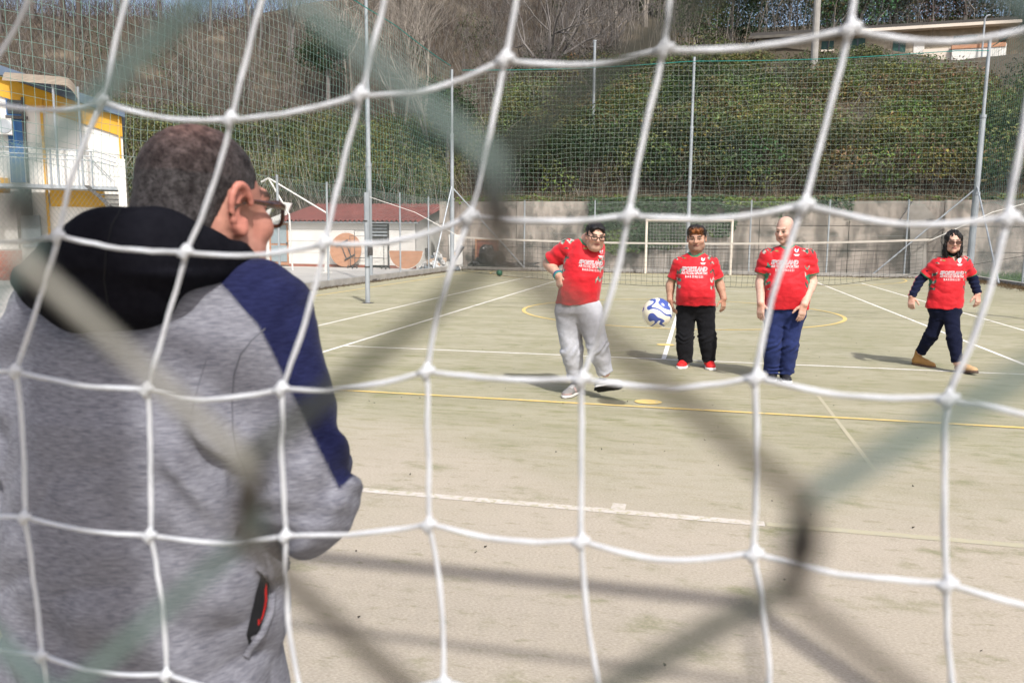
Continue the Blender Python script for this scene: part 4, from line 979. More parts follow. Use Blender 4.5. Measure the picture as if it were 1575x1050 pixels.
        for a in range(3):
            lo = [slice(0, None)] * 3; hi = [slice(0, None)] * 3; lo[a] = slice(0, -1); hi[a] = slice(1, None)
            ch = inn[tuple(lo)] != inn[tuple(hi)]; E = np.array(np.where(ch)).T; b, c = (a + 1) % 3, (a + 2) % 3
            ok = (E[:, b] > 0) & (E[:, c] > 0) & (E[:, b] < D.shape[b] - 1) & (E[:, c] < D.shape[c] - 1); E = E[ok]
            st = inn[tuple(E.T)]; q = []
            for db, dc in ((1, 1), (0, 1), (0, 0), (1, 0)):
                G = E.copy(); G[:, b] -= db; G[:, c] -= dc; q.append(idx[tuple(G.T)])
            q = np.stack(q, 1); q[~st] = q[~st][:, ::-1]; F.append(q)
        F = np.vstack(F); F = F[(F >= 0).all(1)]
        return P, F

def nrml(v): v = np.asarray(v, float); return v / (np.linalg.norm(v) + 1e-12)
class Head:
    """head frame: face looks to local -y, origin between the eyes' level and the ears"""
    def __init__(s, c, scale, yaw=0, pitch=0, roll=0, wide=1.0, long=1.0):
        s.c = np.array(c, float); s.R = rotm(pitch, roll, yaw); s.s = np.array([scale * wide, scale, scale * long]); s.sc = scale
    def p(s, *q): return s.R @ (np.array(q, float) * s.s) + s.c
    def loc(s, V): return ((V - s.c) @ s.R) / s.s
    def e(s, v, c, r, k, sub=False, R=None): v.ell(s.p(*c), np.array(r) * s.s, s.R if R is None else s.R @ R, k * s.sc, sub)
    def k(s, v, a, b, ra, rb, k, **kw): v.cap(s.p(*a), s.p(*b), ra * s.sc, rb * s.sc, k * s.sc, **kw)
    def build(s, v, neck, jaw=1.0, neck_r=.06, ears=True, cheeks=1.0, chin2=False, nose=1.0, rnd_top=False):
        s.e(v, (0, .018, .042), (.077, .097, .088), 0)
        if rnd_top: s.e(v, (0, .014, .060), (.069, .087, .060), .010)
        s.e(v, (0, -.028, -.018), (.067, .070, .09), .03)
        s.e(v, (0, -.030, -.070), (.055 * jaw, .058, .048), .03); s.e(v, (0, -.078, -.098), (.024 * jaw, .02, .018), .025)
        if chin2: s.e(v, (0, -.035, -.112), (.052 * jaw, .05, .035), .03)
        for q in (-1, 1):
            s.e(v, (q * .044, -.066, -.022), (.024 * cheeks, .024, .024), .025); s.e(v, (q * .052, -.03, -.075), (.02 * jaw, .035, .03), .025)
        s.k(v, (-.036, -.086, .032), (.036, -.086, .032), .013, .013, .015)
        for q in (-1, 1): s.e(v, (q * .032, -.104, .008), (.019, .016, .013), .010, sub=True)
        for q in (-1, 1): s.e(v, (q * .032, -.083, .008), (.014, .0125, .011), .003)
        for q in (-1, 1): s.k(v, (q * .018, -.092, .017), (q * .046, -.083, .014), .0045, .004, .005)
        s.k(v, (0, -.095, .018), (0, -.117 - .006 * (nose - 1), -.022), .0085, .0125 * nose, .010)
        for q in (-1, 1): s.e(v, (q * .012 * nose, -.105, -.026), (.009, .011, .008), .008)
        s.k(v, (-.020, -.093, -.053), (.020, -.093, -.053), .006, .006, .006); s.k(v, (-.016, -.093, -.065), (.016, -.093, -.065), .0075, .0075, .006)
        s.k(v, (-.022, -.105, -.0585), (.022, -.105, -.0585), .0035, .0035, .004, sub=True)
        if ears:
            for q in (-1, 1):
                Re = rotm(0, 0, q * 24) @ rotm(12, 0, 0)
                s.e(v, (q * .082, .012, .002), (.008, .020, .034), .010, R=Re); s.e(v, (q * .088, .004, .004), (.007, .011, .020), .005, sub=True, R=Re); s.e(v, (q * .080, .004, -.028), (.009, .010, .013), .008)
        v.cap(s.p(0, .022, -.05), neck, neck_r * .95, neck_r * 1.08, .03)
    def paint(s, V, skin, lip=(.40, .15, .12), brow=(.05, .03, .02), stubble=0.0, iris=(.03, .018, .01), flush=.25, col=None, browh=1.0):
        Q = s.loc(V); x, y, z = Q.T; c = np.tile(np.array(skin, float), (len(V), 1)) if col is None else col
        c *= (1 + .10 * fbm(V[:, 0] * 40, V[:, 1] * 40, V[:, 2] * 40, 2) + .07 * vnoise(V[:, 0] * 150, V[:, 1] * 150, V[:, 2] * 150))[:, None]
        hm = np.exp(-((np.abs(x) - .05) / .024) ** 2 - ((z + .03) / .022) ** 2) * (y < -.03) + np.exp(-(x / .016) ** 2 - ((z + .02) / .014) ** 2) * (y < -.1) + .8 * (np.abs(x) > .079) * (np.abs(z) < .05)
        c = c * (1 - hm[:, None] * flush) + np.array([.62, .20, .15]) * skin[0] / .5 * hm[:, None] * flush
        if stubble:
            m_ = np.clip((-.035 - z) / .02, 0, 1) * (y < .0) * (np.abs(x) < .08) * (z > -.13) * stubble * (1 - np.exp(-((np.abs(x)) / .05) ** 2 - ((z + .03) / .03) ** 2) * .4); c = c * (1 - m_[:, None]) + np.array([.11, .085, .075]) * m_[:, None]
        m_ = (np.abs(z + .0595) < .0115 * np.clip(1 - (x / .028) ** 2, 0, 1) ** .6) & (y < -.07); c[m_] = lip
        m_ = (np.abs(z + .0587) < .0028) & (np.abs(x) < .024) & (y < -.07); c[m_] = np.array(lip) * .35
        ax_ = np.abs(x)
        m_ = (ax_ > .012) & (ax_ < .052) & (np.abs(z - (.032 + .006 * np.sin((ax_ - .012) / .04 * 2.6))) < .0055 * browh) & (y < -.05); c[m_] = brow
        ed = ((ax_ - .032) / .0155) ** 2 + ((z - .007) / .0065) ** 2; m_ = (ed < 1) & (y < -.06); c[m_] = (.27, .22, .19)
        m_ = (((ax_ - .032) / .0066) ** 2 + ((z - .007) / .0066) ** 2 < 1) & (ed < 1.1) & (y < -.06); c[m_] = iris
        m_ = (ed >= .8) & (ed < 1.9) & (z > .006) & (y < -.06); c[m_] *= .35
        return np.clip(c, .002, .9)
def hand(v, wrist, dirn, palm, side, s=1.0, curl=14, spread=1.0, fist=0.0):
    """palm block and five bent fingers grown from the wrist; palm = direction the palm faces, side = thumb side along cross(dirn, palm)"""
    d = nrml(dirn); pn = np.array(palm, float); pn = nrml(pn - d * (pn @ d)); lat = np.cross(d, pn) * side; W_ = np.array(wrist, float)
    kn = W_ + d * .085 * s
    for f in (-.6, .1, .75): v.cap(W_ + lat * .018 * f * s, kn + lat * .031 * f * s, .021 * s, .019 * s, .015, flat=pn, fs=.72)
    for i, (o, L) in enumerate(((.030, .070), (.0105, .080), (-.0095, .074), (-.028, .058))):
        q = kn + lat * o * s; a = R_(6 + curl * .6); dd = d
        for j, fr in enumerate((.45, .32, .25)):
            ang = R_((curl + fist * 55) * (1, 1.5, 1.1)[j]); ax_ = np.cross(dd, pn); dd = nrml(dd * math.cos(ang) + pn * math.sin(ang) + lat * o * spread * .6 * (j == 0))
            e = q + dd * L * fr * s; v.cap(q, e, (.0092 - .0008 * j) * s, (.0088 - .0010 * j) * s, .004); q = e
    q = W_ + d * .018 * s + lat * .024 * s + pn * .006 * s; dd = nrml(d * .75 + lat * .75 + pn * .35)
    for j, L in enumerate((.040, .032, .026)):
        e = q + dd * L * s; v.cap(q, e, (.0135 - .0018 * j) * s, (.0120 - .0018 * j) * s, .008); q = e; dd = nrml(dd + d * .45 + pn * .12)

m_skin = mk('skin', (1, 1, 1), (.9, .88, .87), scale=60, vcol=True, rough=.52, spec=.4, bump=.12, bscale=350)
m_cloth = mk('sports_cloth', (1, 1, 1), (.90, .90, .90), scale=18, vcol=True, rough=.62, spec=.3, bump=.25, bscale=60, sheen=.15)
m_fleece = mk('cotton_fleece', (1, 1, 1), (.82, .82, .82), scale=30, vcol=True, rough=.95, spec=.08, bump=.35, bscale=160, sheen=.04)
m_shoe = mk('shoe_material', (1, 1, 1), (.85, .85, .85), scale=60, vcol=True, rough=.6, bump=.3, bscale=200)
m_hair = mk('hair', (1, 1, 1), (.55, .55, .55), scale=60, stretch=(1, 1, .25), vcol=True, rough=.5, spec=.35, bump=.8, bscale=160, bstretch=(1, 1, .3))
m_frame = mk('dark_glasses_frame', (.015, .012, .012), rough=.3)
m_print = mk('white_print', (.80, .78, .78), rough=.7); m_printd = mk('dark_red_print', (.22, .03, .05), rough=.7); m_printb = mk('blue_print', (.08, .12, .45), rough=.7)
m_lens = mk('clear_lens', (.9, .95, .95), rough=.02, trans=1.0, ior=1.02, spec=.5); m_lensd = mk('brown_lens', (.10, .045, .035), (.07, .03, .025), rough=.08, spec=.6)

def text_mesh(body, size, shear=0.0, offset=0.0):
    cu = bpy.data.curves.new('lettering', 'FONT'); cu.body = body; cu.size = size; cu.shear = shear; cu.offset = offset; cu.align_x = 'CENTER'; cu.resolution_u = 2
    o = bpy.data.objects.new('lettering', cu); COL.objects.link(o); dg = bpy.context.evaluated_depsgraph_get(); dg.update()
    me = bpy.data.meshes.new_from_object(o.evaluated_get(dg)); V = np.array([v.co[:] for v in me.vertices]).reshape(-1, 3)
    F = [list(p.vertices) for p in me.polygons]; bpy.data.objects.remove(o); bpy.data.curves.remove(cu); bpy.data.meshes.remove(me)
    return V, F
def decal(parent, target, name, V2, F, c, right, up, front, mat, lift, sx=1.0):
    """lay a flat print on a garment: 2-D points are dropped along -front on to its surface"""
    me = target.data; b = BASE[target]
    bvh = target.get('_b', None) if False else BV.setdefault(target.name, BVHTree.FromPolygons([v.co for v in me.vertices], [p.vertices for p in me.polygons]))
    out = []; right, up, front = nrml(right), nrml(up), nrml(front); c = np.array(c) - b
    for q in V2:
        o_ = c + right * q[0] * sx + up * q[1] + front * .35
        h = bvh.ray_cast(Vector(o_), Vector(-front), 1.0)
        p = np.array(h[0]) if h[0] is not None else c + right * q[0] * sx + up * q[1]
        out.append(p + front * lift + b)
    mb = MB(); 
    for f in F:
        if len(f) >= 3: mb.F.setdefault(len(f), []).append(np.array([f]))
    mb.V = [np.array(out)]; mb.C = [np.ones((len(out), 3))]; mb.n = len(out)
    return mb.build(name, mat, parent)
BV = {}
def rect2(w, h, cx=0, cy=0, nx=6):
    xs = np.linspace(cx - w / 2, cx + w / 2, nx); V = [(x, cy - h / 2, 0) for x in xs] + [(x, cy + h / 2, 0) for x in xs]
    return V, [[i, i + 1, nx + i + 1, nx + i] for i in range(nx - 1)]
def join2(parts):
    V, F = [], []
    for v, f in parts:
        F += [[i + len(V) for i in q] for q in f]; V += [tuple(p) for p in v]
    return V, F

def shoe(parent, heel, toe_dir, up, L=.27, cols=((.05, .05, .055), (.75, .75, .75)), boot=0.0, accent=None, sole_h=.028, w=.047, name='shoe'):
    f = nrml(toe_dir); u_ = np.array(up, float); u_ = nrml(u_ - f * (u_ @ f)); r_ = np.cross(f, u_); A = np.stack([r_, f, u_], 1); o_ = np.array(heel, float); k = L / .27
    v = Vol.uni((-.08, -.1, -.01), (.08, .24, .16 + boot), .0055)
    v.cap((0, -.02, .05), (0, .10, .043), w * .86, w * .84, 0, flat=(0, 0, 1), fs=.95).ell((.004, .145, .034), (w * .98, .062, .036), None, .03)
    v.cap((0, -.012, .05), (0, .0, .105 + boot), w * .86, w * .80, .03, cutb=True).cap((0, .03, .085), (0, .10, .062), w * .52, w * .5, .02)
    v.plane((0, 0, sole_h - .004), (0, 0, -1)); P, F = v.mesh(); x, y, z = P.T
    c = np.tile(np.array(cols[0], float), (len(P), 1))
    m_ = (z > .105 + boot - .014); c[m_] *= .5
    if accent is not None:
        c[(np.abs(y - .045 - (z - .05) * .4) < .014) & (np.abs(x) > .028) & (z < .085)] = accent; c[(y > .14) & (z < .045)] = np.array(accent) * .8
    lace = (y > .025) & (y < .105) & (np.abs(x) < .026) & (z > .055) & ((y * 90) % 1 < .45); c[lace] = cols[2] if len(cols) > 2 else np.array(cols[0]) * 1.6 + .05
    up_o = mesh_np(name, (P * [1, k, 1]) @ A.T + o_, [F], m_shoe, parent, smooth=True, col=c)
    v = Vol.uni((-.08, -.1, -.02), (.08, .24, .06), .0055)
    v.cap((0, -.018, .012), (0, .10, .012), w * .93, w * .95, 0).ell((.004, .145, .012), (w * 1.06, .068, .06), None, .02); v.plane((0, 0, sole_h), (0, 0, 1)); v.plane((0, 0, 0), (0, 0, -1))
    v.relief(lambda x, y, z: .003 * np.sign(np.sin(y * 320)) * (z < .008)); P, F = v.mesh(); c = np.tile(np.array(cols[1], float), (len(P), 1)); c[P[:, 2] < .006] = (.03, .03, .03) if len(cols) < 4 else cols[3]
    mesh_np('sole', (P * [1, k, 1]) @ A.T + o_, [F], m_shoe, up_o, smooth=True, col=c)
    return up_o

def glasses(parent, H, mat_f, mat_l, wide=1.0, r=.0022, shape='square', temple=True, name='glasses'):
    mb = MB(); lens = MB()
    for q in (-1, 1):
        P = []
        for a in np.linspace(0, 2 * math.pi, 25)[:-1]:
            e = .62 if shape == 'square' else .85
            cx_, cz_ = np.sign(math.cos(a)) * abs(math.cos(a)) ** e * .026 * wide, np.sign(math.sin(a)) * abs(math.sin(a)) ** e * .0185
            P.append(H.p(q * .034 * wide + cx_, -.112 + .35 * (abs(q * .034 + cx_) - .03) * .5, .004 + cz_))
        mb.tube(P, r, 6, closed=True); lens.poly(P)
        if temple: mb.tube([H.p(q * .062 * wide, -.106, .012), H.p(q * .079 * wide, -.06, .013), H.p(q * .083 * wide, .0, .012), H.p(q * .085 * wide, .014, .002)], [r * 1.3, r * 1.2, r, r], 6)
    mb.tube([H.p(-.010, -.112, .010), H.p(0, -.117, .012), H.p(.010, -.112, .010)], r, 6)
    g = mb.build(name, mat_f, parent, smooth=True); lens.build('lens', mat_l, g); return g

RED = np.array((.52, .009, .017)); GRN = np.array((.02, .17, .085))
def person_hair(parent, H, style, colr, seed=0, tip=None, name='hair'):
    lo, hi = H.c - .22 * H.sc, H.c + .22 * H.sc
    if style == 'long': lo = lo - [0, 0, .08]
    v = Vol.uni(lo, hi, .0055)
    if style == 'short':
        H.e(v, (0, .022, .050), (.084, .102, .092), 0); H.e(v, (0, -.045, .085), (.068, .055, .040), .02)
        v.relief(lambda x, y, z: .007 * fbm(x * 45 + seed, y * 45, z * 45, 2))
        H.e(v, (0, -.118, -.012), (.078, .088, .118), .008, sub=True); H.e(v, (0, -.02, -.10), (.1, .085, .085), .01, sub=True); H.e(v, (0, .05, -.15), (.12, .12, .085), .01, sub=True)
        for q in (-1, 1): H.e(v, (q * .09, .0, -.012), (.02, .026, .042), .006, sub=True)
    elif style == 'quiff':
        H.e(v, (0, .020, .052), (.086, .103, .094), 0); H.e(v, (0, -.040, .098), (.074, .062, .046), .02); H.e(v, (.0, -.02, .12), (.06, .06, .03), .02)
        v.relief(lambda x, y, z: .011 * fbm(x * 48 + seed, y * 48, z * 48, 2))
        H.e(v, (0, -.120, -.030), (.078, .085, .092), .012, sub=True); H.e(v, (0, -.02, -.10), (.1, .085, .085), .01, sub=True); H.e(v, (0, .05, -.15), (.12, .12, .085), .01, sub=True)
        for q in (-1, 1): H.e(v, (q * .09, .0, -.012), (.02, .026, .042), .006, sub=True)
    elif style == 'fringe':          # thin remains of hair round a bald head
        H.e(v, (0, .018, .040), (.0795, .0995, .089), 0)
        H.e(v, (0, -.03, .09), (.12, .13, .08), .012, sub=True); H.e(v, (0, -.115, -.02), (.1, .09, .12), .012, sub=True); H.e(v, (0, .0, -.12), (.12, .11, .085), .01, sub=True)
        for q in (-1, 1): H.e(v, (q * .09, .0, -.012), (.02, .026, .046), .006, sub=True)
    elif style == 'long':
        H.e(v, (0, .022, .050), (.084, .102, .089), 0); H.e(v, (0, .045, -.07), (.088, .070, .13), .04)
        for q in (-1, 1): H.k(v, (q * .066, -.020, .055), (q * .080, -.030, -.135), .028, .026, .03); H.k(v, (q * .078, -.03, -.10), (q * .062, -.050, -.170), .026, .014, .03)
        v.relief(lambda x, y, z: .005 * np.sin((x - H.c[0]) * 260 + 4 * fbm(x * 20, y * 20, z * 9, 2)) + .004 * fbm(x * 30, y * 30, z * 10, 2))
        H.e(v, (0, -.112, -.030), (.058, .085, .128), .008, sub=True)
    if style != 'fringe': v.relief(lambda x, y, z: .0065 * fbm(x * 60 + seed, y * 60, z * 42, 2))
    P, F = v.mesh(); c = np.tile(np.array(colr, float), (len(P), 1)) * (1 + .35 * fbm(P[:, 0] * 90, P[:, 1] * 90, P[:, 2] * 40, 2))[:, None]
    if tip is not None:
        Q = H.loc(P); m_ = np.clip((-.035 - Q[:, 1]) / .03, 0, 1) * np.clip((.14 - Q[:, 2]) / .03, 0, 1) * np.clip(1 - (np.abs(Q[:, 0]) / .07) ** 4, 0, 1); m_ *= np.clip(.75 + .7 * fbm(P[:, 0] * 60, P[:, 1] * 60, P[:, 2] * 30, 2), 0, 1); c = c * (1 - m_[:, None]) + np.array(tip) * m_[:, None]
    return mesh_np(name, P, [F], m_hair, parent, smooth=True, col=np.clip(c, .003, .8))

def seg_t(V, a, b):
    ab = b - a; t_ = ((V - a) @ ab) / (ab @ ab); d = np.linalg.norm(V - a - np.clip(t_, 0, 1)[:, None] * ab, axis=1); return t_, d
def pattern_cols(V, m_, c, seed):
    z = V[:, 2] * 38; w_ = V[:, 0] * 60 + V[:, 1] * 30
    h = np.sin(z * 2.0 + np.abs(((w_ * .5) % 2) - 1) * 3.0 + 1.5 * vnoise(V[:, 0] * 30, V[:, 1] * 30, V[:, 2] * 30 + seed)); g = vnoise(V[:, 0] * 45, V[:, 1] * 45, V[:, 2] * 22 + seed)
    k = m_ & (h > .48); c[k & (g < -.1)] = (.03, .05, .04); c[k & (g >= -.1) & (g < .22)] = (.03, .17, .11); c[k & (g >= .22)] = (.42, .36, .32); return c

def player(name, label, Y0, foot, head, torso, arms, legs, skin, shirt_seed, hair, trouser_col, shoes, yaw_body=0.0, sleeve_r=(.072, .088), text=None, crest='rooster',
           under=None, tr_r=(.115, .085, .078), hem_noise=.010, head_kw={}, paint_kw={}, arm_r=(.05, .045, .032), loft_n=2.3, pelvis_r=.13, collar_v=0.0):
    B = atz(*foot); B = np.array([B[0], B[1], 0.0]); t = thing('person', label, 'person', tuple(B), 'players in red shirts')
    J = lambda q: at(q[0], q[1], Y0 + (q[2] if len(q) > 2 else 0.0))
    m1 = J((1000, 500))[0]; pxm = J((1001, 500))[0] - m1                      # metres per photograph pixel at this distance
    secs = []
    for (py, cx, hw, dep, dy) in torso:
        p = J((cx, py, dy)); secs.append((p[2], p[0], p[1], hw * pxm, dep))
    secs.sort(); ztop = secs[-1][0]; neck = np.array([secs[-1][1], secs[-1][2] + .01, ztop - .03])
    H = Head(J(head['c']), head['s'], head.get('yaw', 0), head.get('pitch', 0), head.get('roll', 0), head.get('wide', 1), head.get('long', 1))
    A = [[J(q) for q in a['pts']] for a in arms]; Lg = [[J(q) for q in l['pts']] for l in legs]
    allp = np.array([q for a in A + Lg for q in a] + [H.c]); lo, hi = allp.min(0) - [.16, .30, .12], allp.max(0) + [.16, .30, .18]
    lo[2] = max(lo[2], -.02)
    # ---- body
    v = Vol.uni(lo, hi, .0062); nr = head_kw.get('neck_r', .058)
    H.build(v, neck, **head_kw)
    v.loft([(z, x, y, max(.03, a - .028), max(.03, b_ - .028)) for z, x, y, a, b_ in secs], loft_n, .04)
    for (sh, el, wr), a in zip(A, arms):
        v.cap(neck - [0, 0, .03], sh, .045, .048, .03); v.cap(sh, el, arm_r[0], arm_r[1], .02); v.cap(el, wr, arm_r[1], arm_r[2], .012); fm = el + (wr - el) * .3
        v.cap(el + (wr - el) * .12, fm, arm_r[1] * 1.02, arm_r[1] * .97, .02)
        hand(v, wr, a['hd'], a['palm'], a['side'], a.get('hs', .95), a.get('curl', 14), fist=a.get('fist', 0))
    for (hp, kn, an) in Lg: v.cap(hp, kn, tr_r[0] * .72, tr_r[1] * .65, .03); v.cap(kn, an, tr_r[1] * .65, .042, .02)
    v.cap(Lg[0][0], Lg[1][0], pelvis_r * .7, pelvis_r * .7, .05)
    P, F = v.mesh(); c = np.tile(np.array(skin, float), (len(P), 1))
    for (sh, el, wr) in A:
        t_, d = seg_t(P, el, wr); m_ = (d < .075) & (P[:, 2] < el[2] + .1); hm = m_ & (t_ > 1.05); c[hm] = c[hm] * np.array([1.0, .88, .84])
    c = H.paint(P, skin, col=c, **paint_kw)
    body = mesh_np('body', P, [F], m_skin, t, smooth=True, col=c)
    # ---- shirt
    zh = secs[0][0]; slo = np.array([min(s_[1] - s_[3] for s_ in secs), min(s_[2] - s_[4] for s_ in secs), zh]) - .06; shi = np.array([max(s_[1] + s_[3] for s_ in secs), max(s_[2] + s_[4] for s_ in secs), ztop]) + .06
    ends = []
    for (sh, el, wr), a in zip(A, arms):
        e = sh + (el - sh) * a.get('sl', .8); ends.append((sh, e)); slo = np.minimum(slo, np.minimum(sh, e) - .12); shi = np.maximum(shi, np.maximum(sh, e) + .12)
    def shirt_vol(add=0.0):
        v = Vol.uni(slo, shi, .0062); v.loft(secs, loft_n, 0)
        for (sh, e) in ends:
            v.cap(neck + [0, 0, -.035], sh + (neck - sh) * .1, .050, .066, .05); v.cap(sh, e, sleeve_r[0], sleeve_r[1], .035, cutb=True)
        return v
    v = shirt_vol()
    zm = np.mean([s_[0] for s_ in secs]); rs = np.random.default_rng(shirt_seed).uniform(0, 50, 3)
    def folds(x, y, z):
        wz = np.clip((z - zh) / (ztop - zh), 0, 1)
        d1 = fbm(x * 7 + z * 5 + rs[0], y * 7, z * 9 - x * 4, 3); d2 = vnoise(x * 16 + rs[1], y * 16, z * 5); d3 = vnoise(x * 9 + z * 14 + rs[2], y * 12, z * 16)
        r = .0035 * (1 - np.abs(d1) * 2.4) + .007 * d2 * (1 - wz) ** 1.5 + .0022 * d3 * (.3 + wz)
        for (sh, e) in ends:
            V = np.stack([x, y, z], -1); t_, d = seg_t(V, sh, e); r = r + np.where((t_ > .1) & (d < .12), .0035 * np.sin(t_ * 13 + 3 * vnoise(x * 12, y * 12, z * 12 + rs[0])), 0)
        return r
    v.relief(folds)
    v.cap(H.p(0, .02, -.02) + [0, .0, 0], neck + [0, -.012, -.012], nr * 1.02, nr * 1.18, 0.004, sub=True)
    if collar_v: v.cap(neck + [0, -nr, .02], neck + [0, -nr - .05, -collar_v], .03, .004, .004, sub=True)
    P, F = v.mesh(); c = np.tile(RED, (len(P), 1)) * (1 + .05 * fbm(P[:, 0] * 12, P[:, 1] * 12, P[:, 2] * 12, 2))[:, None]
    g = [np.interp(P[:, 2], [s_[0] for s_ in secs], [s_[i] for s_ in secs]) for i in (1, 2, 3, 4)]
    u = (P[:, 0] - g[0]) / g[2]; insl = np.zeros(len(P), bool)
    for (sh, e) in ends: t_, d = seg_t(P, sh, e); insl |= (t_ > .25) & (d < .11) & (np.abs(u) > 1.0)
    m_ = (~insl) & (np.abs(u) > .76) & (np.abs(u) < 1.02) & (P[:, 1] < g[1] + .04) & (P[:, 2] > zh + (ztop - zh) * .30) & (P[:, 2] < zh + (ztop - zh) * .72); pattern_cols(P, m_, c, shirt_seed)
    for (sh, e) in ends:
        dd = np.linalg.norm(P - (sh + (neck - sh) * .10 + [0, -.02, .02]), axis=1); pattern_cols(P, (dd > .045) & (dd < .070) & (P[:, 2] > sh[2] - .05) & (np.abs(u) > .62), c, shirt_seed + 3)
        t_, d = seg_t(P, sh, e); c[(t_ > 1 - .014 / np.linalg.norm(e - sh)) & (d < .13)] = GRN
    t_, d = seg_t(P, H.p(0, .02, -.02), neck + [0, -.012, -.012]); c[(d < nr * 1.12 + .017) & (P[:, 2] > ztop - .13) & (t_ > .2)] = GRN
    if collar_v: t_, d = seg_t(P, neck + [0, -nr, .02], neck + [0, -nr - .05, -collar_v]); c[(d < .034 - .024 * np.clip(t_, 0, 1)) & (P[:, 1] < neck[1])] = GRN
    shirt = mesh_np('shirt', P, [F], m_cloth, t, smooth=True, col=np.clip(c, .003, .8)); BV.pop('shirt', None)
    # ---- lettering
    if text:
        BV.clear(); yw = text.get('yaw', 0); rl = R_(text.get('roll', 0)); rt = np.array([math.cos(R_(yw)), math.sin(R_(yw)), 0]); fr = np.array([math.sin(R_(yw)), -math.cos(R_(yw)), 0]); up = np.array([0, 0, 1.])
        rt, up = rt * math.cos(rl) + up * math.sin(rl), up * math.cos(rl) - rt * math.sin(rl)
        ct = J((*text['c'], -.05)); wd = text['w'] * pxm
        def lay(body_, width, dz, mats, heightf=1.0, shear=.25, off=0.0, lift=.002, nm='lettering'):
            V0, _ = text_mesh(body_, 1.0, shear, 0.0); Vt, Ft = text_mesh(body_, 1.0, shear, off); w0 = V0[:, 0].max() - V0[:, 0].min(); k = width / w0; Vt = (Vt - [(V0[:, 0].max() + V0[:, 0].min()) / 2, 0, 0]) * k; Vt[:, 1] *= heightf
            return decal(t, shirt, nm, Vt, Ft, ct + up * dz, rt, up, fr, mats, lift)
        V1, F1 = rect2(wd * 1.04, wd * .17, 0, wd * .075, 8); V1 = [(x + y * .22, y, 0) for x, y, z in V1]
        lay('SPORTLAND', wd * .95, 0, m_print, 1.25, .25, .07, .0022, 'shirt_lettering')
        lay('SPORTLAND', wd * .95, 0, m_printd, 1.25, .25, -.008, .0040, 'shirt_lettering')
        lay('ARTICOLI SPORTIVI', wd * .98, -wd * .13, m_print, 1.25, .2, .012, .0022, 'shirt_lettering'); lay('B A R O N I S S I', wd * .66, -wd * .26, m_print, 1.35, 0, .014, .0022, 'shirt_lettering')
        cc = J((*text['crest'], -.05)); k = .030
        if crest == 'shield':
            V1 = [(-.6, 1, 0), (0, 1.12, 0), (.6, 1, 0), (.62, .1, 0), (.4, -.45, 0), (0, -.9, 0), (-.4, -.45, 0), (-.62, .1, 0)]; decal(t, shirt, 'crest', [(a * k, b_ * k, 0) for a, b_, _ in V1], [list(range(8))[::-1]], cc, rt, up, fr, m_print, .0025)
            decal(t, shirt, 'crest_emblem', [(a * k * .45, b_ * k * .45, 0) for a, b_ in ((-.5, .6), (.5, .7), (.15, .1), (.5, -.4), (0, -.9), (-.1, -.2))], [[0, 1, 2, 3, 4, 5][::-1]], cc, rt, up, fr, m_printb, .0037)
        else:
            body_ = [(-.75, .15), (-.45, -.35), (0, -.55), (.4, -.35), (.55, .15), (.75, .75), (.35, .45), (.1, .15), (-.15, .2), (-.35, .7), (-.55, .8), (-.6, .45)]
            decal(t, shirt, 'crest', [(a * k, b_ * k, 0) for a, b_ in body_], [list(range(12))[::-1]], cc, rt, up, fr, m_print if crest == 'rooster' else m_print, .0025)
            if crest == 'blue': decal(t, shirt, 'crest_emblem', [(a * k * .5, b_ * k * .5 + .1 * k, 0) for a, b_ in ((-.7, -.8), (.5, -.7), (.3, .5), (-.4, .7))], [[0, 1, 2, 3]], cc, rt, up, fr, m_printb, .0037)
        for dz, wl in ((-1.25, 1.5), (-1.6, 1.0)):
            V1, F1 = rect2(k * wl * 1.2, k * .22, 0, k * dz, 4); decal(t, shirt, 'crest_text_bar', V1, F1, cc, rt, up, fr, m_print, .0024)
        lg = J((*text['logo'], -.05)); V1 = [(-.022, 0, 0), (-.008, .009, 0), (.02, .008, 0), (.008, .003, 0), (.022, -.003, 0), (.0, -.008, 0)]
        decal(t, shirt, 'maker_mark', V1, [[0, 1, 2, 3, 4, 5][::-1]], lg, rt, up, fr, mk('gold_print', (.32, .22, .08)), .0025)
    # ---- trousers
    tlo = np.minimum.reduce([np.minimum.reduce(l) for l in Lg]) - .2; thi = np.maximum.reduce([np.maximum.reduce(l) for l in Lg]) + .2; thi[2] = zh + .10
    v = Vol.uni(tlo, thi, .0065); cuts = []
    for i, (hp, kn, an) in enumerate(Lg):
        kk = .012 if i else 0
        u_ = Vol.uni(tlo, thi, .0065); u_.cap(hp, kn, tr_r[0], tr_r[1], 0); u_.cap(kn, an, tr_r[1], tr_r[2], .03, cutb=True)
        ca = Lg[i]; calf = kn + (an - kn) * .35; u_.cap(kn + (an - kn) * .1, calf, tr_r[1] * 1.0, tr_r[1] * .98, .03)
        if i == 0: v.D = u_.D
        else:
            a_, d_ = v.D, u_.D; h = np.clip(.5 + .5 * (a_ - d_) / .012, 0, 1); v.D = a_ + (d_ - a_) * h - .012 * h * (1 - h)
    hc = (Lg[0][0] + Lg[1][0]) / 2
    top = secs[0]; v.loft([(hc[2] - .07, hc[0], hc[1] + .01, top[3] * .55, top[4] * .6), (hc[2], hc[0], hc[1] + .005, top[3] * .9, top[4] * .88), (zh + .02, top[1], top[2], top[3] - .012, top[4] - .012), (zh + .06, top[1], top[2], top[3] - .03, top[4] - .03)], 2.2, .05)
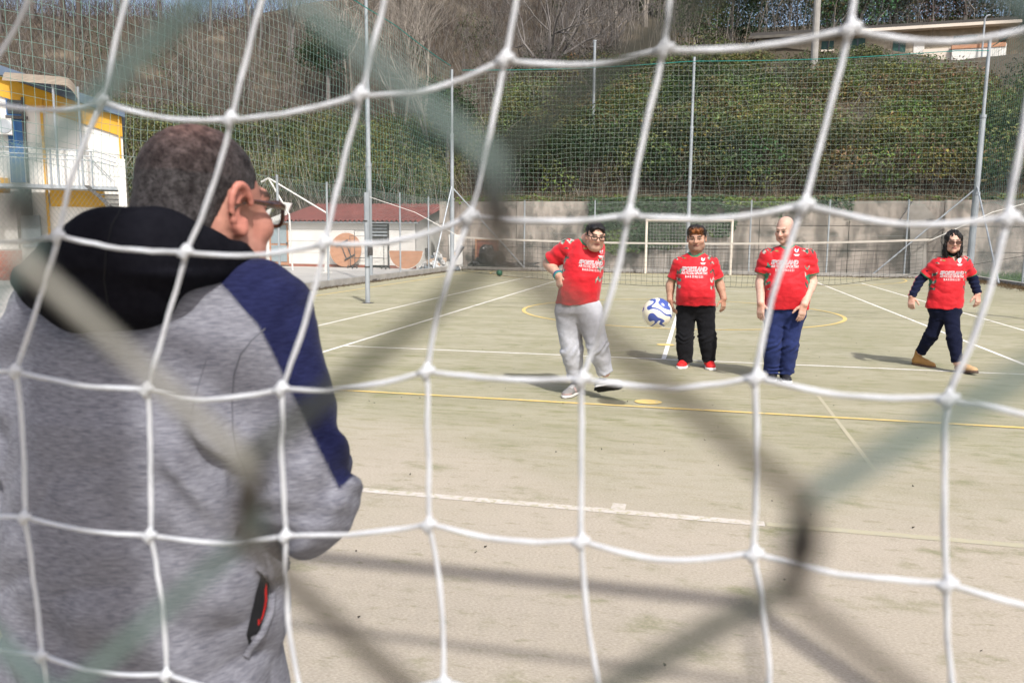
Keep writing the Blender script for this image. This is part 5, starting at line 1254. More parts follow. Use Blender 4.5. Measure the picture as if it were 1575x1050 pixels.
    def tf(x, y, z):
        r = .005 * vnoise(x * 10 + rs[1], y * 10, z * 7) + .004 * (1 - 2 * np.abs(fbm(x * 8 + z * 4, y * 8, z * 10 + rs[2], 2)))
        for (hp, kn, an) in Lg:
            V = np.stack([x, y, z], -1); t_, d = seg_t(V, kn, an); near = (d < .14)
            r = r + near * np.clip((t_ - .55) / .45, 0, 1) * .0075 * np.sin(t_ * 30 + 7 * vnoise(x * 11, y * 11, z * 5)) * (.4 + .6 * vnoise(x * 7 + 5, y * 7, z * 7)) + near * np.exp(-(t_ / .2) ** 2) * .006 * np.sin(t_ * 30 + x * 40 + 8 * vnoise(x * 8, y * 8, z * 6 + 3))
        return r
    v.relief(tf); P, F = v.mesh(); c = np.tile(np.array(trouser_col, float), (len(P), 1)) * (1 + .10 * fbm(P[:, 0] * 15, P[:, 1] * 15, P[:, 2] * 15, 2))[:, None]
    mesh_np('trousers', P, [F], m_fleece, t, smooth=True, col=np.clip(c, .003, .8))
    for s_ in shoes:
        h_ = J(s_['heel']); 
        if not s_.get('air'): h_[2] = .0
        shoe(t, h_, s_['dir'], s_.get('up', (0, 0, 1)), s_.get('L', .27), s_['cols'], s_.get('boot', 0), s_.get('accent'), w=s_.get('w', .047))
    # ---- second layer
    if under:
        v = Vol.uni(lo, hi, .0065)
        for (sh, el, wr) in A: v.cap(sh, el, arm_r[0] + .016, arm_r[1] + .014, 0); v.cap(el, wr, arm_r[1] + .014, arm_r[2] + .013, .012, cutb=True)
        v.cap(H.p(0, .02, -.09), neck + [0, 0, -.02], nr * 1.12, nr * 1.2, .02)
        v.relief(lambda x, y, z: .004 * np.sin(z * 120 + 4 * vnoise(x * 14, y * 14, z * 8))); P, F = v.mesh(); c = np.tile(np.array(under, float), (len(P), 1))
        c[P[:, 2] > ztop - .06] = (.012, .012, .014)
        for (sh, el, wr), sg in zip(A, (-1, 1)):
            off = (P[:, 0] - np.interp(P[:, 2], [wr[2], el[2]], [wr[0], el[0]])) * sg; dyy = np.abs(P[:, 1] - np.interp(P[:, 2], [wr[2], el[2]], [wr[1], el[1]])); m_ = (P[:, 2] < el[2] + .05) & (off > .02) & (dyy < .016); c[m_] = (.62, .18, .20)
        mesh_np('undershirt', P, [F], m_fleece, t, smooth=True, col=c)
    if hair: person_hair(t, H, *hair)
    return t, H, A, neck

# 1: the kicker
K_Y = 3.04
t1, H1, A1, n1 = player('kicker', 'dark haired man in glasses kicking the ball in a red shirt and light grey joggers', K_Y, (880, 607),
    dict(c=(915.5, 363.5, -.14), s=.97, yaw=22, pitch=11, roll=5, wide=1.02, long=.90),
    [(467, 887.5, 34.5, .160, 0), (446, 891, 34, .170, -.02), (424, 895, 33, .170, -.03), (404, 898.5, 31.5, .155, -.03), (390, 901, 29, .135, -.03), (378, 903, 24, .105, -.03), (369, 903, 14, .075, -.03), (364, 905, 8, .05, -.03)],
    [dict(pts=((871, 381, -.02), (844, 405, .05), (859, 424, -.12)), hd=(.15, -.25, -1), palm=(.6, .8, 0), side=1, curl=16, fist=.45, sl=.85),
     dict(pts=((917, 384, .06), (912, 420, .24), (914, 450, .16)), hd=(-.1, -.2, -1), palm=(-.4, .9, 0), side=-1, curl=25, sl=.8)],
    [dict(pts=((875, 480, 0), (879, 537, -.02), (884, 580, .02))), dict(pts=((905, 480, -.02), (919, 532, -.14), (931, 573, -.08)))],
    (.56, .335, .245), 3, ('short', (.012, .010, .010), 1), (.46, .465, .50),
    [dict(heel=(883, 598, .04), dir=(-.28, -1, 0), cols=((.22, .21, .20), (.62, .60, .56), (.5, .5, .5)), accent=(.42, .30, .28), L=.27),
     dict(heel=(924, 599, -.10), dir=(.89, -.32, .24), up=(-.02, .70, .70), air=True, cols=((.42, .43, .43), (.66, .65, .62), (.6, .6, .6), (.015, .015, .015)), L=.28)],
    text=dict(c=(907, 406), w=39, crest=(924, 387), logo=(899, 382), yaw=14, roll=-5), tr_r=(.136, .094, .072), pelvis_r=.17, head_kw=dict(jaw=1.06, cheeks=1.05, chin2=True, neck_r=.064), paint_kw=dict(stubble=.18, lip=(.36, .12, .10), flush=.35, browh=1.3), sleeve_r=(.076, .086), arm_r=(.056, .052, .036))
glasses(t1, H1, m_frame, m_lens, 1.02, .0034)
wr = A1[0][2]; d_ = nrml(A1[0][2] - A1[0][1])
for o_, cl, nm in ((-.020, (.02, .05, .22), 'wristband'), (-.004, (.02, .30, .27), 'wristband')):
    _, u_, v_ = frame(d_); mb = MB(); mb.tube([wr + d_ * o_ + .039 * (math.cos(a) * u_ + math.sin(a) * v_) for a in np.linspace(0, 2 * math.pi, 21)[:-1]], .0075, 6, closed=True); mb.build(nm, mk('band', cl, rough=.6), t1, smooth=True)

# 2: the man in black trousers
t2, H2, A2, n2 = player('second', 'stocky man with a ginger fringe in red shirt, black trousers and red shoes', 4.99, (1072, 563),
    dict(c=(1071.5, 367, -.03), s=1.08, yaw=-4, pitch=8, roll=-2, wide=1.12, long=.92),
    [(469, 1070, 29.5, .155, -.03), (455, 1070, 29.5, .175, -.05), (440, 1070, 28.5, .175, -.05), (424, 1070, 28, .155, -.03), (410, 1070, 27, .135, -.01), (400, 1070, 23, .105, 0), (392, 1070, 15, .08, 0), (386, 1070, 9, .06, 0)],
    [dict(pts=((1044, 406), (1031, 438, .03), (1030.5, 461, -.02)), hd=(.22, -.15, -1), palm=(.75, .6, 0), side=1, curl=15, sl=.74), dict(pts=((1096, 406), (1107, 437, .04), (1113, 459, 0)), hd=(.03, -.1, -1), palm=(-.75, .6, 0), side=-1, curl=15, sl=.74)],
    [dict(pts=((1056, 478), (1053, 518, -.02), (1054.5, 556, 0))), dict(pts=((1084, 478), (1088, 517, -.03), (1090, 555, 0)))],
    (.44, .25, .17), 9, ('quiff', (.014, .011, .010), 4, (.30, .10, .025)), (.012, .012, .014),
    [dict(heel=(1053, 556, .05), dir=(-.18, -1, 0), cols=((.62, .02, .02), (.78, .76, .74), (.7, .1, .1), (.7, .7, .68)), L=.28, w=.056), dict(heel=(1091, 556, .05), dir=(.12, -1, 0), cols=((.62, .02, .02), (.78, .76, .74), (.7, .1, .1), (.7, .7, .68)), L=.28, w=.056)],
    text=dict(c=(1068, 416), w=39, crest=(1081.5, 399), logo=(1053.5, 397)), tr_r=(.114, .092, .076), pelvis_r=.15, head_kw=dict(jaw=1.05, cheeks=1.05, chin2=True, neck_r=.066, nose=1.15), paint_kw=dict(stubble=.38, lip=(.30, .12, .10), flush=.15, browh=1.5), sleeve_r=(.070, .066), arm_r=(.050, .046, .035))

# 3: the bald man
t3, H3, A3, n3 = player('third', 'bald older man in red shirt and navy jeans looking down to his right', 4.34, (1198, 584),
    dict(c=(1207, 354, -.02), s=1.0, yaw=-30, pitch=16, roll=3, wide=.98, long=1.0),
    [(475, 1209, 33, .13, -.02), (455, 1210, 32.5, .145, -.03), (435, 1210, 32, .145, -.03), (415, 1210, 31.5, .135, -.01), (400, 1211, 30, .12, 0), (389, 1211, 24, .095, 0), (381, 1211, 14, .07, 0), (376, 1211, 8, .05, 0)],
    [dict(pts=((1179, 394), (1170, 432, .02), (1170, 466, -.13)), hd=(.0, -.12, -1), palm=(.55, .8, 0), side=1, hs=1.08, curl=10, sl=.72), dict(pts=((1244, 394), (1249, 433, .02), (1237, 468, -.17)), hd=(-.16, -.08, -1), palm=(-.5, .85, 0), side=-1, hs=1.08, curl=10, sl=.72)],
    [dict(pts=((1192, 487), (1189, 529, -.03), (1186, 572, .02))), dict(pts=((1221, 487), (1214, 529, -.03), (1209, 573, .02)))],
    (.56, .35, .27), 15, ('fringe', (.17, .13, .11), 4), (.022, .032, .105),
    [dict(heel=(1188, 572, .07), dir=(-.12, -1, 0), cols=((.02, .02, .024), (.75, .74, .72), (.1, .1, .1)), L=.27), dict(heel=(1207, 572, .06), dir=(.10, -1, 0), cols=((.02, .02, .024), (.75, .74, .72), (.1, .1, .1)), L=.27)],
    text=dict(c=(1206, 406), w=39, crest=(1225, 385.5), logo=(1194.5, 386)), crest='blue', tr_r=(.105, .088, .080), pelvis_r=.14, head_kw=dict(jaw=.95, neck_r=.055, nose=1.15, rnd_top=True), paint_kw=dict(stubble=.10, lip=(.36, .17, .14), brow=(.22, .15, .11), flush=.3), sleeve_r=(.074, .080), arm_r=(.052, .048, .036))

# 4: the woman
t4, H4, A4, n4 = player('fourth', 'woman with long dark hair and sunglasses walking in red shirt and tan boots', 5.63, (1450, 566),
    dict(c=(1466, 372, -.04), s=.94, yaw=-4, pitch=6, roll=0),
    [(474, 1451.5, 24.5, .125, 0), (455, 1454, 24, .125, -.01), (435, 1457, 23, .12, -.01), (418, 1459, 22.5, .12, -.01), (406, 1462, 21.5, .105, -.01), (399, 1464, 17, .085, 0), (394, 1465, 10, .06, 0), (391, 1466, 7, .05, 0)],
    [dict(pts=((1441, 405), (1415, 431, .04), (1402, 456, -.03)), hd=(-.05, -.2, -1), palm=(.5, .8, 0), side=1, curl=22, sl=.74), dict(pts=((1484, 404), (1497, 430, .05), (1504, 452, -.02)), hd=(.05, -.2, -1), palm=(-.5, .8, 0), side=-1, curl=22, sl=.74)],
    [dict(pts=((1446, 480, .02), (1433, 514, .06), (1416, 541, .21))), dict(pts=((1462, 480, -.02), (1467, 517, -.12), (1472, 557, -.20)))],
    (.56, .34, .26), 22, ('long', (.012, .010, .010), 2), (.008, .010, .026),
    [dict(heel=(1411, 556, .24), dir=(.75, -.62, -.05), cols=((.42, .22, .065), (.16, .09, .05), (.30, .17, .06), (.1, .07, .04)), boot=.075, L=.27), dict(heel=(1478, 566, -.18), dir=(.55, -.82, .12), cols=((.52, .33, .17), (.10, .06, .04), (.35, .2, .08), (.06, .04, .03)), boot=.075, L=.27)],
    text=dict(c=(1462, 422), w=32, crest=(1474.5, 401), logo=(1450.5, 400.5), yaw=-2), crest='shield', under=(.010, .013, .035), tr_r=(.092, .068, .058), pelvis_r=.13, head_kw=dict(jaw=.92, neck_r=.048, nose=.92), paint_kw=dict(lip=(.42, .16, .14), flush=.25), sleeve_r=(.062, .064), arm_r=(.042, .038, .028), collar_v=.05)
glasses(t4, H4, mk('bronze_frame', (.08, .05, .03), rough=.3), m_lensd, 1.08, .0025)

# ------------------------------------------------------------------ balls
def uvball(name, c, r, mat, label, seg=48):
    V = []; nl = seg // 2
    th = np.linspace(0, math.pi, nl); ph = np.linspace(0, 2 * math.pi, seg + 1)[:-1]; T, Pp = np.meshgrid(th, ph, indexing='ij')
    d = np.stack([np.sin(T) * np.cos(Pp), np.sin(T) * np.sin(Pp), np.cos(T)], -1); i = np.arange(nl * seg).reshape(nl, seg)
    F = np.stack([i[:-1], i[1:], np.roll(i, -1, 1)[1:], np.roll(i, -1, 1)[:-1]], -1).reshape(-1, 4)
    return tag(mesh_np(name, d.reshape(-1, 3) * r + np.array(c), [F], mat, None, c, smooth=True), label, 'ball')
def swirl_mat(name, c1, c2, c3, k, wd, seed, off=0.0):
    m = bpy.data.materials.new(name); m.use_nodes = True; t = m.node_tree; N = t.nodes; L = t.links; b = N['Principled BSDF']; b.inputs['Roughness'].default_value = .4
    tc = N.new('ShaderNodeTexCoord'); mp = N.new('ShaderNodeMapping'); L.new(tc.outputs['Object'], mp.inputs[0]); mp.inputs['Location'].default_value = (seed, seed * .7, 1.3)
    def nz(sc_):
        n = N.new('ShaderNodeTexNoise'); n.inputs['Scale'].default_value = sc_; n.inputs['Detail'].default_value = 0; n.inputs['Distortion'].default_value = .9; L.new(mp.outputs[0], n.inputs[0]); return n.outputs[0]
    def ramp(f, stops):
        cr = N.new('ShaderNodeValToRGB'); cr.color_ramp.interpolation = 'CONSTANT'; e = cr.color_ramp.elements
        for i, (p_, c_) in enumerate(stops):
            q = e[i] if i < 2 else e.new(p_)
            q.position = p_; q.color = (*c_, 1)
        L.new(f, cr.inputs[0]); return cr.outputs[0]
    a = .5 + off; bw = ramp(nz(k), [(0, c3), (a - wd - .02, c2), (a - wd, c1), (a + wd, c2), (a + wd + .03, c3)])
    L.new(bw, b.inputs['Base Color']); return m
cb = at(1011, 481, 2.25); uvball('match_ball', cb, .117, swirl_mat('blue_swirl_ball', (.055, .085, .30), (.70, .69, .66), (.74, .68, .53), 7.5, .06, 3.1), 'white ball with blue swirls flying in front of the man in black trousers')
gb = atz(768, 424.5); uvball('green_ball', (gb[0], gb[1], .115), .115, swirl_mat('green_ball', (.01, .05, .03), (.03, .35, .16), (.015, .10, .06), 11, .07, 5.2), 'small dark and bright green ball lying at the far left corner of the court', 24)

# ------------------------------------------------------------------ the goalkeeper, seen from behind
SKG = np.array((.43, .205, .15))
kx, ky = -.489, -3.036
tk = thing('person', 'goalkeeper seen from behind in a grey and navy hooded jacket and glasses', 'person', (kx, ky, 0))
HK = Head((-.397, -2.981, 1.487), 1.00, yaw=167, pitch=4, roll=0, wide=1.0, long=.97)
shR, elR, wrR = np.array((-.297, -2.985, 1.318)), np.array((-.214, -2.998, 1.018)), np.array((-.300, -2.780, 1.03))
shL, elL, wrL = np.array((-.648, -3.025, 1.30)), np.array((-.785, -3.075, 1.03)), np.array((-.66, -2.85, .96))
nkb = np.array((-.425, -3.005, 1.40))
ksec = [(.56, kx - .02, ky + .01, .228, .155), (.70, kx - .02, ky + .01, .230, .158), (.80, kx - .02, ky, .232, .164), (.99, kx - .01, ky, .230, .168), (1.174, kx, ky + .005, .222, .155), (1.294, kx + .01, ky + .012, .192, .122), (1.36, kx + .03, ky + .02, .135, .095), (1.41, kx + .045, ky + .03, .082, .075)]
zax = np.concatenate([np.arange(-.02, 1.24, .012), np.arange(1.24, 1.70, .0038)])
v = Vol(np.arange(-.95, .0, .0048), np.arange(-3.28, -2.60, .0048), zax)
HK.build(v, nkb, jaw=1.2, cheeks=1.2, neck_r=.070, chin2=True)
HK.k(v, (0, .085, -.05), (0, .07, -.13), .05, .055, .04)                         # thick nape
for q in (-1, 1):                                                               # helix and lobe of the ears
    Re = [HK.p(q * (.087 + .004 * math.sin(a)), .012 + .021 * math.cos(a) + .006 * math.sin(a), .002 + .036 * math.sin(a)) for a in np.linspace(-1.4, 2.9, 12)]
    for a, b2 in zip(Re[:-1], Re[1:]): v.cap(a, b2, .0052, .0052, .004)
    HK.e(v, (q * .086, .006, -.032), (.007, .010, .012), .006)
v.loft([(z, x, y, a - .03, b_ - .03) for z, x, y, a, b_ in ksec], 2.4, .05)
for sh, el, wr, sd_ in ((shR, elR, wrR, 1), (shL, elL, wrL, -1)):
    v.cap(nkb - [0, 0, .05], sh, .05, .05, .04); v.cap(sh, el, .052, .045, .02); v.cap(el, wr, .045, .034, .012); hand(v, wr, (-.45 * sd_, .8, -.05), (0, .1, -1), sd_, 1.0, 18)
for sg in (-1, 1): v.cap((kx + sg * .10, ky, .80), (kx + sg * .11, ky - .01, .46), .085, .06, .03); v.cap((kx + sg * .11, ky - .01, .46), (kx + sg * .12, ky + .02, .09), .055, .04, .02)
v.relief(lambda x, y, z: .0012 * fbm(x * 60, y * 60, z * 60, 2) * (z > 1.3))
P, F = v.mesh(); c = HK.paint(P, SKG, stubble=.10, flush=.6)
Q = HK.loc(P); m_ = np.clip(fbm(P[:, 0] * 25, P[:, 1] * 25, P[:, 2] * 25, 3), 0, 1)[:, None]; c = c * (1 - .3 * m_) + np.array((.45, .16, .12)) * .3 * m_
mesh_np('body', P, [F], m_skin, tk, smooth=True, col=np.clip(c, .002, .9))
# cropped greying hair: a thin cap with its own relief
v = Vol.uni(HK.c - [.16, .16, .12], HK.c + [.16, .16, .18], .0034)
HK.e(v, (0, .018, .044), (.0795, .0995, .0905), 0); HK.e(v, (0, .07, -.03), (.068, .052, .065), .03)
v.relief(lambda x, y, z: .0012 * fbm(x * 170, y * 170, z * 170, 2))
HK.e(v, (0, -.110, -.010), (.088, .070, .100), .010, sub=True); HK.e(v, (0, -.01, -.115), (.11, .075, .105), .012, sub=True); HK.e(v, (0, .06, -.20), (.14, .12, .085), .012, sub=True)
for q in (-1, 1): HK.e(v, (q * .094, .012, -.008), (.024, .030, .048), .008, sub=True); HK.e(v, (q * .085, -.055, .0), (.03, .022, .05), .006, sub=True)
P, F = v.mesh(); Q = HK.loc(P)
g = fbm(P[:, 0] * 95, P[:, 1] * 95, P[:, 2] * 70, 3); side = np.clip((.075 - Q[:, 2]) / .12, 0, 1); temple = np.clip((-.01 - Q[:, 1]) / .05, 0, 1) * np.clip((.06 - Q[:, 2]) / .05, 0, 1)
base = np.array((.017, .014, .014)); grey = np.array((.19, .18, .18)); c = base + (grey - base) * np.clip(.13 + .16 * g + .12 * side + .55 * temple, 0, 1)[:, None]
bald = np.exp(-(((Q[:, 0] + .012) / .040) ** 2 + ((Q[:, 1] - .045) / .045) ** 2)) * (Q[:, 2] > .05); bald = np.clip(bald * .38 + .2 * g * bald, 0, .45)[:, None]; c = c * (1 - bald) + np.array((.36, .19, .15)) * bald
edge = np.clip(1 - (Q[:, 2] + .10) / .03, 0, 1)[:, None] * .35; c = c * (1 - edge) + SKG * .6 * edge
m_buzz = mk('cropped_hair', (1.7, 1.65, 1.65), (.40, .38, .38), scale=210, detail=5, vcol=True, rough=.75, spec=.2, bump=.9, bscale=420, ramp=(.40, .70))
mesh_np('hair', P, [F], m_buzz, tk, smooth=True, col=np.clip(c, .003, .8))
mb = MB(); lens = MB()
for q in (-1, 1):
    Pq = [HK.p(q * .035 + np.sign(math.cos(a)) * abs(math.cos(a)) ** .6 * .027, -.116 + .25 * abs(abs(q * .035 + math.cos(a) * .027) - .03), .004 + np.sign(math.sin(a)) * abs(math.sin(a)) ** .65 * .021) for a in np.linspace(0, 2 * math.pi, 29)[:-1]]
    mb.tube(Pq, .0036, 8, closed=True); lens.poly(Pq)
    mb.tube([HK.p(q * .062, -.108, .014), HK.p(q * .074, -.095, .015), HK.p(q * .080, -.05, .015), HK.p(q * .0845, -.005, .015), HK.p(q * .087, .022, .004), HK.p(q * .086, .034, -.012)], [.0055, .0055, .0045, .0034, .003, .0026], 8)
mb.tube([HK.p(-.009, -.115, .012), HK.p(0, -.121, .014), HK.p(.009, -.115, .012)], .0034, 8)
gk = mb.build('glasses', mk('tortoise_frame', (.012, .008, .007), (.10, .035, .015), scale=70, rough=.25, coat=.4), tk, smooth=True); lens.build('lens', m_lens, gk)

# jacket
m_heather = mk('heather_grey', (1.12, 1.12, 1.12), (.50, .50, .54), scale=95, detail=4, stretch=(.62, .62, 4.6), ramp=(.30, .68), vcol=True, rough=.95, spec=.08, bump=.25, bscale=420, sheen=.05)
m_hood = mk('black_jersey', (.0055, .0055, .008), (.008, .008, .011), scale=80, rough=.95, spec=.06, bump=.2, bscale=300)
v = Vol.uni((-1.02, -3.30, .54), (-.04, -2.66, 1.47), .0050)
v.loft(ksec, 2.3)
for sh, el, wr in ((shR, elR, wrR), (shL, elL, wrL)):
    v.cap(nkb - [0, 0, .035], sh + (nkb - sh) * .15, .060, .068, .06); v.cap(sh, el, .080 if sh is shR else .076, .066 if sh is shR else .088, .05); v.cap(el, el + (wr - el) * .92, .064, .048, .02, cutb=True)
    v.cap(sh + (el - sh) * .55, el, .062, .070, .03)
AXR = (shR, elR)
def kf(x, y, z):
    V = np.stack([x, y, z], -1); r = .006 * fbm(x * 6, y * 6, z * 7, 3)
    r = r + .0045 * (1 - 2.5 * np.abs(vnoise(x * 9 + z * 6, y * 9, z * 12 - x * 7)))
    for sh, el, wr in ((shR, elR, wrR), (shL, elL, wrL)):
        t_, d = seg_t(V, sh, el); n_ = d < .13; r = r + n_ * (.0075 * np.sin(t_ * 19 + x * 22 + 3 * vnoise(x * 8, y * 8, z * 6)) * np.clip((t_ - .35) * 2, 0, 1) + .0028 * np.exp(-((t_ - 1.0) / .13) ** 2) * np.sin(z * 150 + y * 60))
    arm = np.exp(-((x - (kx + .175)) / .035) ** 2 - ((z - 1.13) / .09) ** 2); r = r + .010 * arm * np.sin(z * 60 + x * 90)                 # gathers under the arm
    r = r + .008 * np.exp(-((z - .80) / .12) ** 2) * np.sin(x * 32 + z * 22 + 3 * vnoise(x * 5, y * 5, z * 4))
    return r - .002
v.relief(kf)
v.cap(nkb + [0, .01, -.03], nkb + [.02, .02, .15], .070, .082, .008, sub=True)
P, F = v.mesh()
u_, w_ = proj(P); gcol = np.array((.235, .235, .262)); navy = np.array((.016, .019, .062)); c = np.tile(gcol, (len(P), 1))
seamx = np.interp(w_, [380, 400, 410, 450, 500, 545, 590, 640, 690, 752], [300, 305, 312, 352, 396, 420, 441, 466, 490, 521])
tR, dR = seg_t(P, shR, elR); nb = (u_ > seamx) & (w_ < 752 - .9 * np.clip(u_ - 521, 0, 99)) & (P[:, 0] > kx); sm = np.clip((u_ - seamx) / 5 + .5, 0, 1) * np.clip((752 - .9 * np.clip(u_ - 521, 0, 99) - w_) / 5 + .5, 0, 1) * (P[:, 0] > kx); c = c * (1 - sm[:, None]) + navy * sm[:, None]
mir = P.copy(); mir[:, 0] = 2 * (kx + .0) - mir[:, 0]; um, wm = proj(mir); nb2 = (um > np.interp(wm, [380, 410, 450, 500, 545, 590, 640, 690, 752], [300, 312, 352, 396, 420, 441, 466, 490, 521])) & (wm < 752) & (P[:, 0] < kx) & (P[:, 1] > ky - .03); c[nb2] = navy
jk = mesh_np('jacket', P, [F], m_heather, tk, smooth=True, col=c)
# hood lying on the back
def K(px, py, D): return atd(px, py, D)
v = Vol.uni((-.78, -3.32, 1.22), (-.20, -2.86, 1.56), .0055)
hp = [(K(97, 440, 1.22), .056), (K(135, 425, 1.185), .070), (K(185, 402, 1.165), .078), (K(245, 388, 1.175), .064), (K(305, 386, 1.215), .044), (K(350, 392, 1.255), .026), (K(388, 402, 1.30), .012)]
for (a, ra), (b2, rb) in zip(hp[:-1], hp[1:]): v.cap(a, b2, ra, rb, .02)
v.cap(K(120, 470, 1.19), K(230, 440, 1.175), .040, .038, .04); v.cap(K(75, 430, 1.26), K(95, 400, 1.42), .045, .035, .03); v.cap(K(95, 400, 1.42), K(200, 375, 1.50), .035, .03, .03)
v.relief(lambda x, y, z: .006 * fbm(x * 9, y * 9, z * 9, 2) + .006 * np.sin(z * 55 + x * 25 + 3 * vnoise(x * 6, y * 6, z * 6)) * (z < 1.40))
v.cap(nkb + [.0, .012, -.03], HK.p(0, .03, -.02), .082, .090, .012, sub=True)
P, F = v.mesh(); hd = mesh_np('hood', P, [F], m_hood, tk, smooth=True)
# lining, seams, pocket laid on the cloth
def on_cloth(target, pts, lift=.001):
    me = target.data; b = BASE[target]; bv = BVHTree.FromPolygons([q.co for q in me.vertices], [p.vertices for p in me.polygons]); out = []
    for px, py in pts:
        d = ray(px, py); d = d / np.linalg.norm(d); h = bv.ray_cast(Vector(CAMP - b), Vector(d))
        if h[0] is not None: out.append(np.array(h[0]) + b - d * lift)
    return out
def dense(P, n=40):
    P = np.array(P, float); s_ = np.concatenate([[0], np.cumsum(np.linalg.norm(np.diff(P, axis=0), axis=1))]); q = np.linspace(0, s_[-1], n); return np.c_[np.interp(q, s_, P[:, 0]), np.interp(q, s_, P[:, 1])]
m_seam = mk('seam_thread', (.12, .12, .14), rough=.9); m_nvl = mk('navy_lining', (.026, .032, .105), rough=.85)
for pth in ([(312, 410), (352, 450), (396, 500), (420, 545), (441, 590), (466, 640), (490, 690), (521, 750)], [(408, 505), (388, 522), (370, 545), (360, 575), (357, 620), (358, 660), (366, 700), (382, 738)], [(318, 552), (306, 590), (294, 640)]):
    q = on_cloth(jk, dense(pth, 60), -.0003)
    if len(q) > 3: mb = MB(); mb.tube(q, .0013 if pth[0][0] > 400 else .0008, 5); mb.build('seam', m_seam, tk)
q = on_cloth(hd, dense([(186, 322), (172, 345), (163, 385), (160, 430), (166, 470)]), .0)
if len(q) > 3: mb = MB(); mb.tube(q, .0011, 5); mb.build('seam', mk('black_thread', (.004, .004, .005)), tk)
mb = MB(); Pq = [nkb + [.0 + .083 * math.cos(a), .012 + .083 * math.sin(a), .012 + .030 * math.sin(a * 1.0 + 2.6)] for a in np.linspace(math.pi * 1.05, math.pi * 2.1, 24)]
mb.tube(Pq, .016, 8); mb.build('hood_lining', m_nvl, tk, smooth=True)
def patch(name, pts, mat, lift):
    q = on_cloth(jk, pts, lift)
    if len(q) > 2: mb = MB(); mb.poly(q); return mb.build(name, mat, tk)
patch('pocket_opening', [(409, 868), (414, 900), (411, 935), (400, 968), (383, 992), (379, 975), (386, 945), (394, 910), (402, 882)], mk('pocket_shadow_cloth', (.012, .012, .014), rough=.95), .003)
patch('pocket_lining', [(410, 896), (411, 925), (404, 950), (397, 962), (397, 944), (403, 920)], mk('red_lining', (.50, .015, .012), rough=.8), .006)
q = on_cloth(jk, dense([(408, 850), (416, 880), (419, 912), (416, 942), (404, 972), (384, 998), (378, 1010)]), .002)
if len(q) > 3: mb = MB(); mb.tube(q, .0065, 8, c=gcol); mb.build('pocket_welt', m_heather, tk, smooth=True)
# trousers and shoes below the frame
v = Vol.uni((kx - .30, ky - .24, .04), (kx + .30, ky + .24, .86), .009)
for sg in (-1, 1): v.cap((kx + sg * .085, ky, .72), (kx + sg * .10, ky - .01, .46), .10, .095, .01); v.cap((kx + sg * .10, ky - .01, .46), (kx + sg * .12, ky + .02, .08), .095, .075, .03, cutb=True)
v.loft([(.64, kx, ky, .165, .12), (.80, kx, ky, .165, .12)], 2.3, .03); P, F = v.mesh(); mesh_np('trousers', P, [F], m_fleece, tk, smooth=True, col=np.tile((.03, .035, .06), (len(P), 1)))
for sg in (-1, 1): shoe(tk, (kx + sg * .12, ky - .02, 0), (sg * .15, 1, 0), (0, 0, 1))

# ------------------------------------------------------------------ near goal with its net, and the fence at the lens
NY = -3.55
rows = [[(70, -60), (215, -75), (418, -55), (612, -80), (812, -140), (1062, -165), (1325, -200), (1640, -230), (1930, -230)],
        [(-40, 150), (159, 157), (356, 184), (555, 147), (777, 92), (1022, 77), (1307, 45), (1600, 42), (1900, 45)],
        [(-110, 352), (91, 363), (287, 388), (500, 374), (723, 333), (967, 331), (1236, 315), (1548, 335), (1860, 368)],
        [(-175, 548), (25, 570), (227, 599), (434, 597), (657, 570), (895, 582), (1162, 580), (1456, 611), (1770, 655)],
        [(-165, 770), (39, 794), (232, 822), (440, 823), (660, 805), (894, 831), (1159, 850), (1456, 896), (1770, 955)],
        [(-140, 980), (65, 1006), (257, 1036), (462, 1062), (682, 1046), (925, 1075), (1185, 1090), (1478, 1130), (1790, 1190)]]
core = {(i, j): at(*rows[j][i], NY) for j in range(6) for i in range(9)}
nodes = {}; EX, EZ = np.array((.117, 0, -.001)), np.array((-.004, 0, -.112))
nr_ = np.random.default_rng(12)
for i in range(-14, 19):
    for j in range(-6, 16):
        ci, cj = min(max(i, 0), 8), min(max(j, 0), 5); p = core[(ci, cj)] + (i - ci) * EX + (j - cj) * EZ
        if (i, j) not in core: p = p + nr_.normal(0, .006, 3)
        p = p + np.array([0, .012 * math.sin(i * 1.7 + j * .9), 0]) * ((i, j) not in core)
        if abs(p[0]) < 1.62 and .03 < p[2] < 2.0: nodes[(i, j)] = p
tg = thing('football_goal', 'near goal whose white rope net hangs right in front of the camera', 'goal', (0, -2.4, 0))
gm = mk('goal_white', (.76, .75, .73), rough=.45)
for x in (-1.66, 1.66):
    mb = MB(); mb.box((x - .04, -2.59, 0), (x + .04, -2.51, 2.30)); mb.build('post', gm, tg)
    mb = MB(); mb.tube([(x, -2.59, 2.24), (x, -3.13, 2.22), (x, -3.45, 1.2), (x, -3.6, .03)], .02, 8); mb.build('stanchion', gm, tg)
mb = MB(); mb.box((-1.618, -2.59, 2.22), (1.618, -2.51, 2.30)); mb.build('crossbar', gm, tg)
mb = MB(); mb.tube([(-1.66, -3.13, 2.22), (1.66, -3.13, 2.22)], .02, 8); mb.build('back_bar', gm, tg)
mb = MB(); RR = .0020
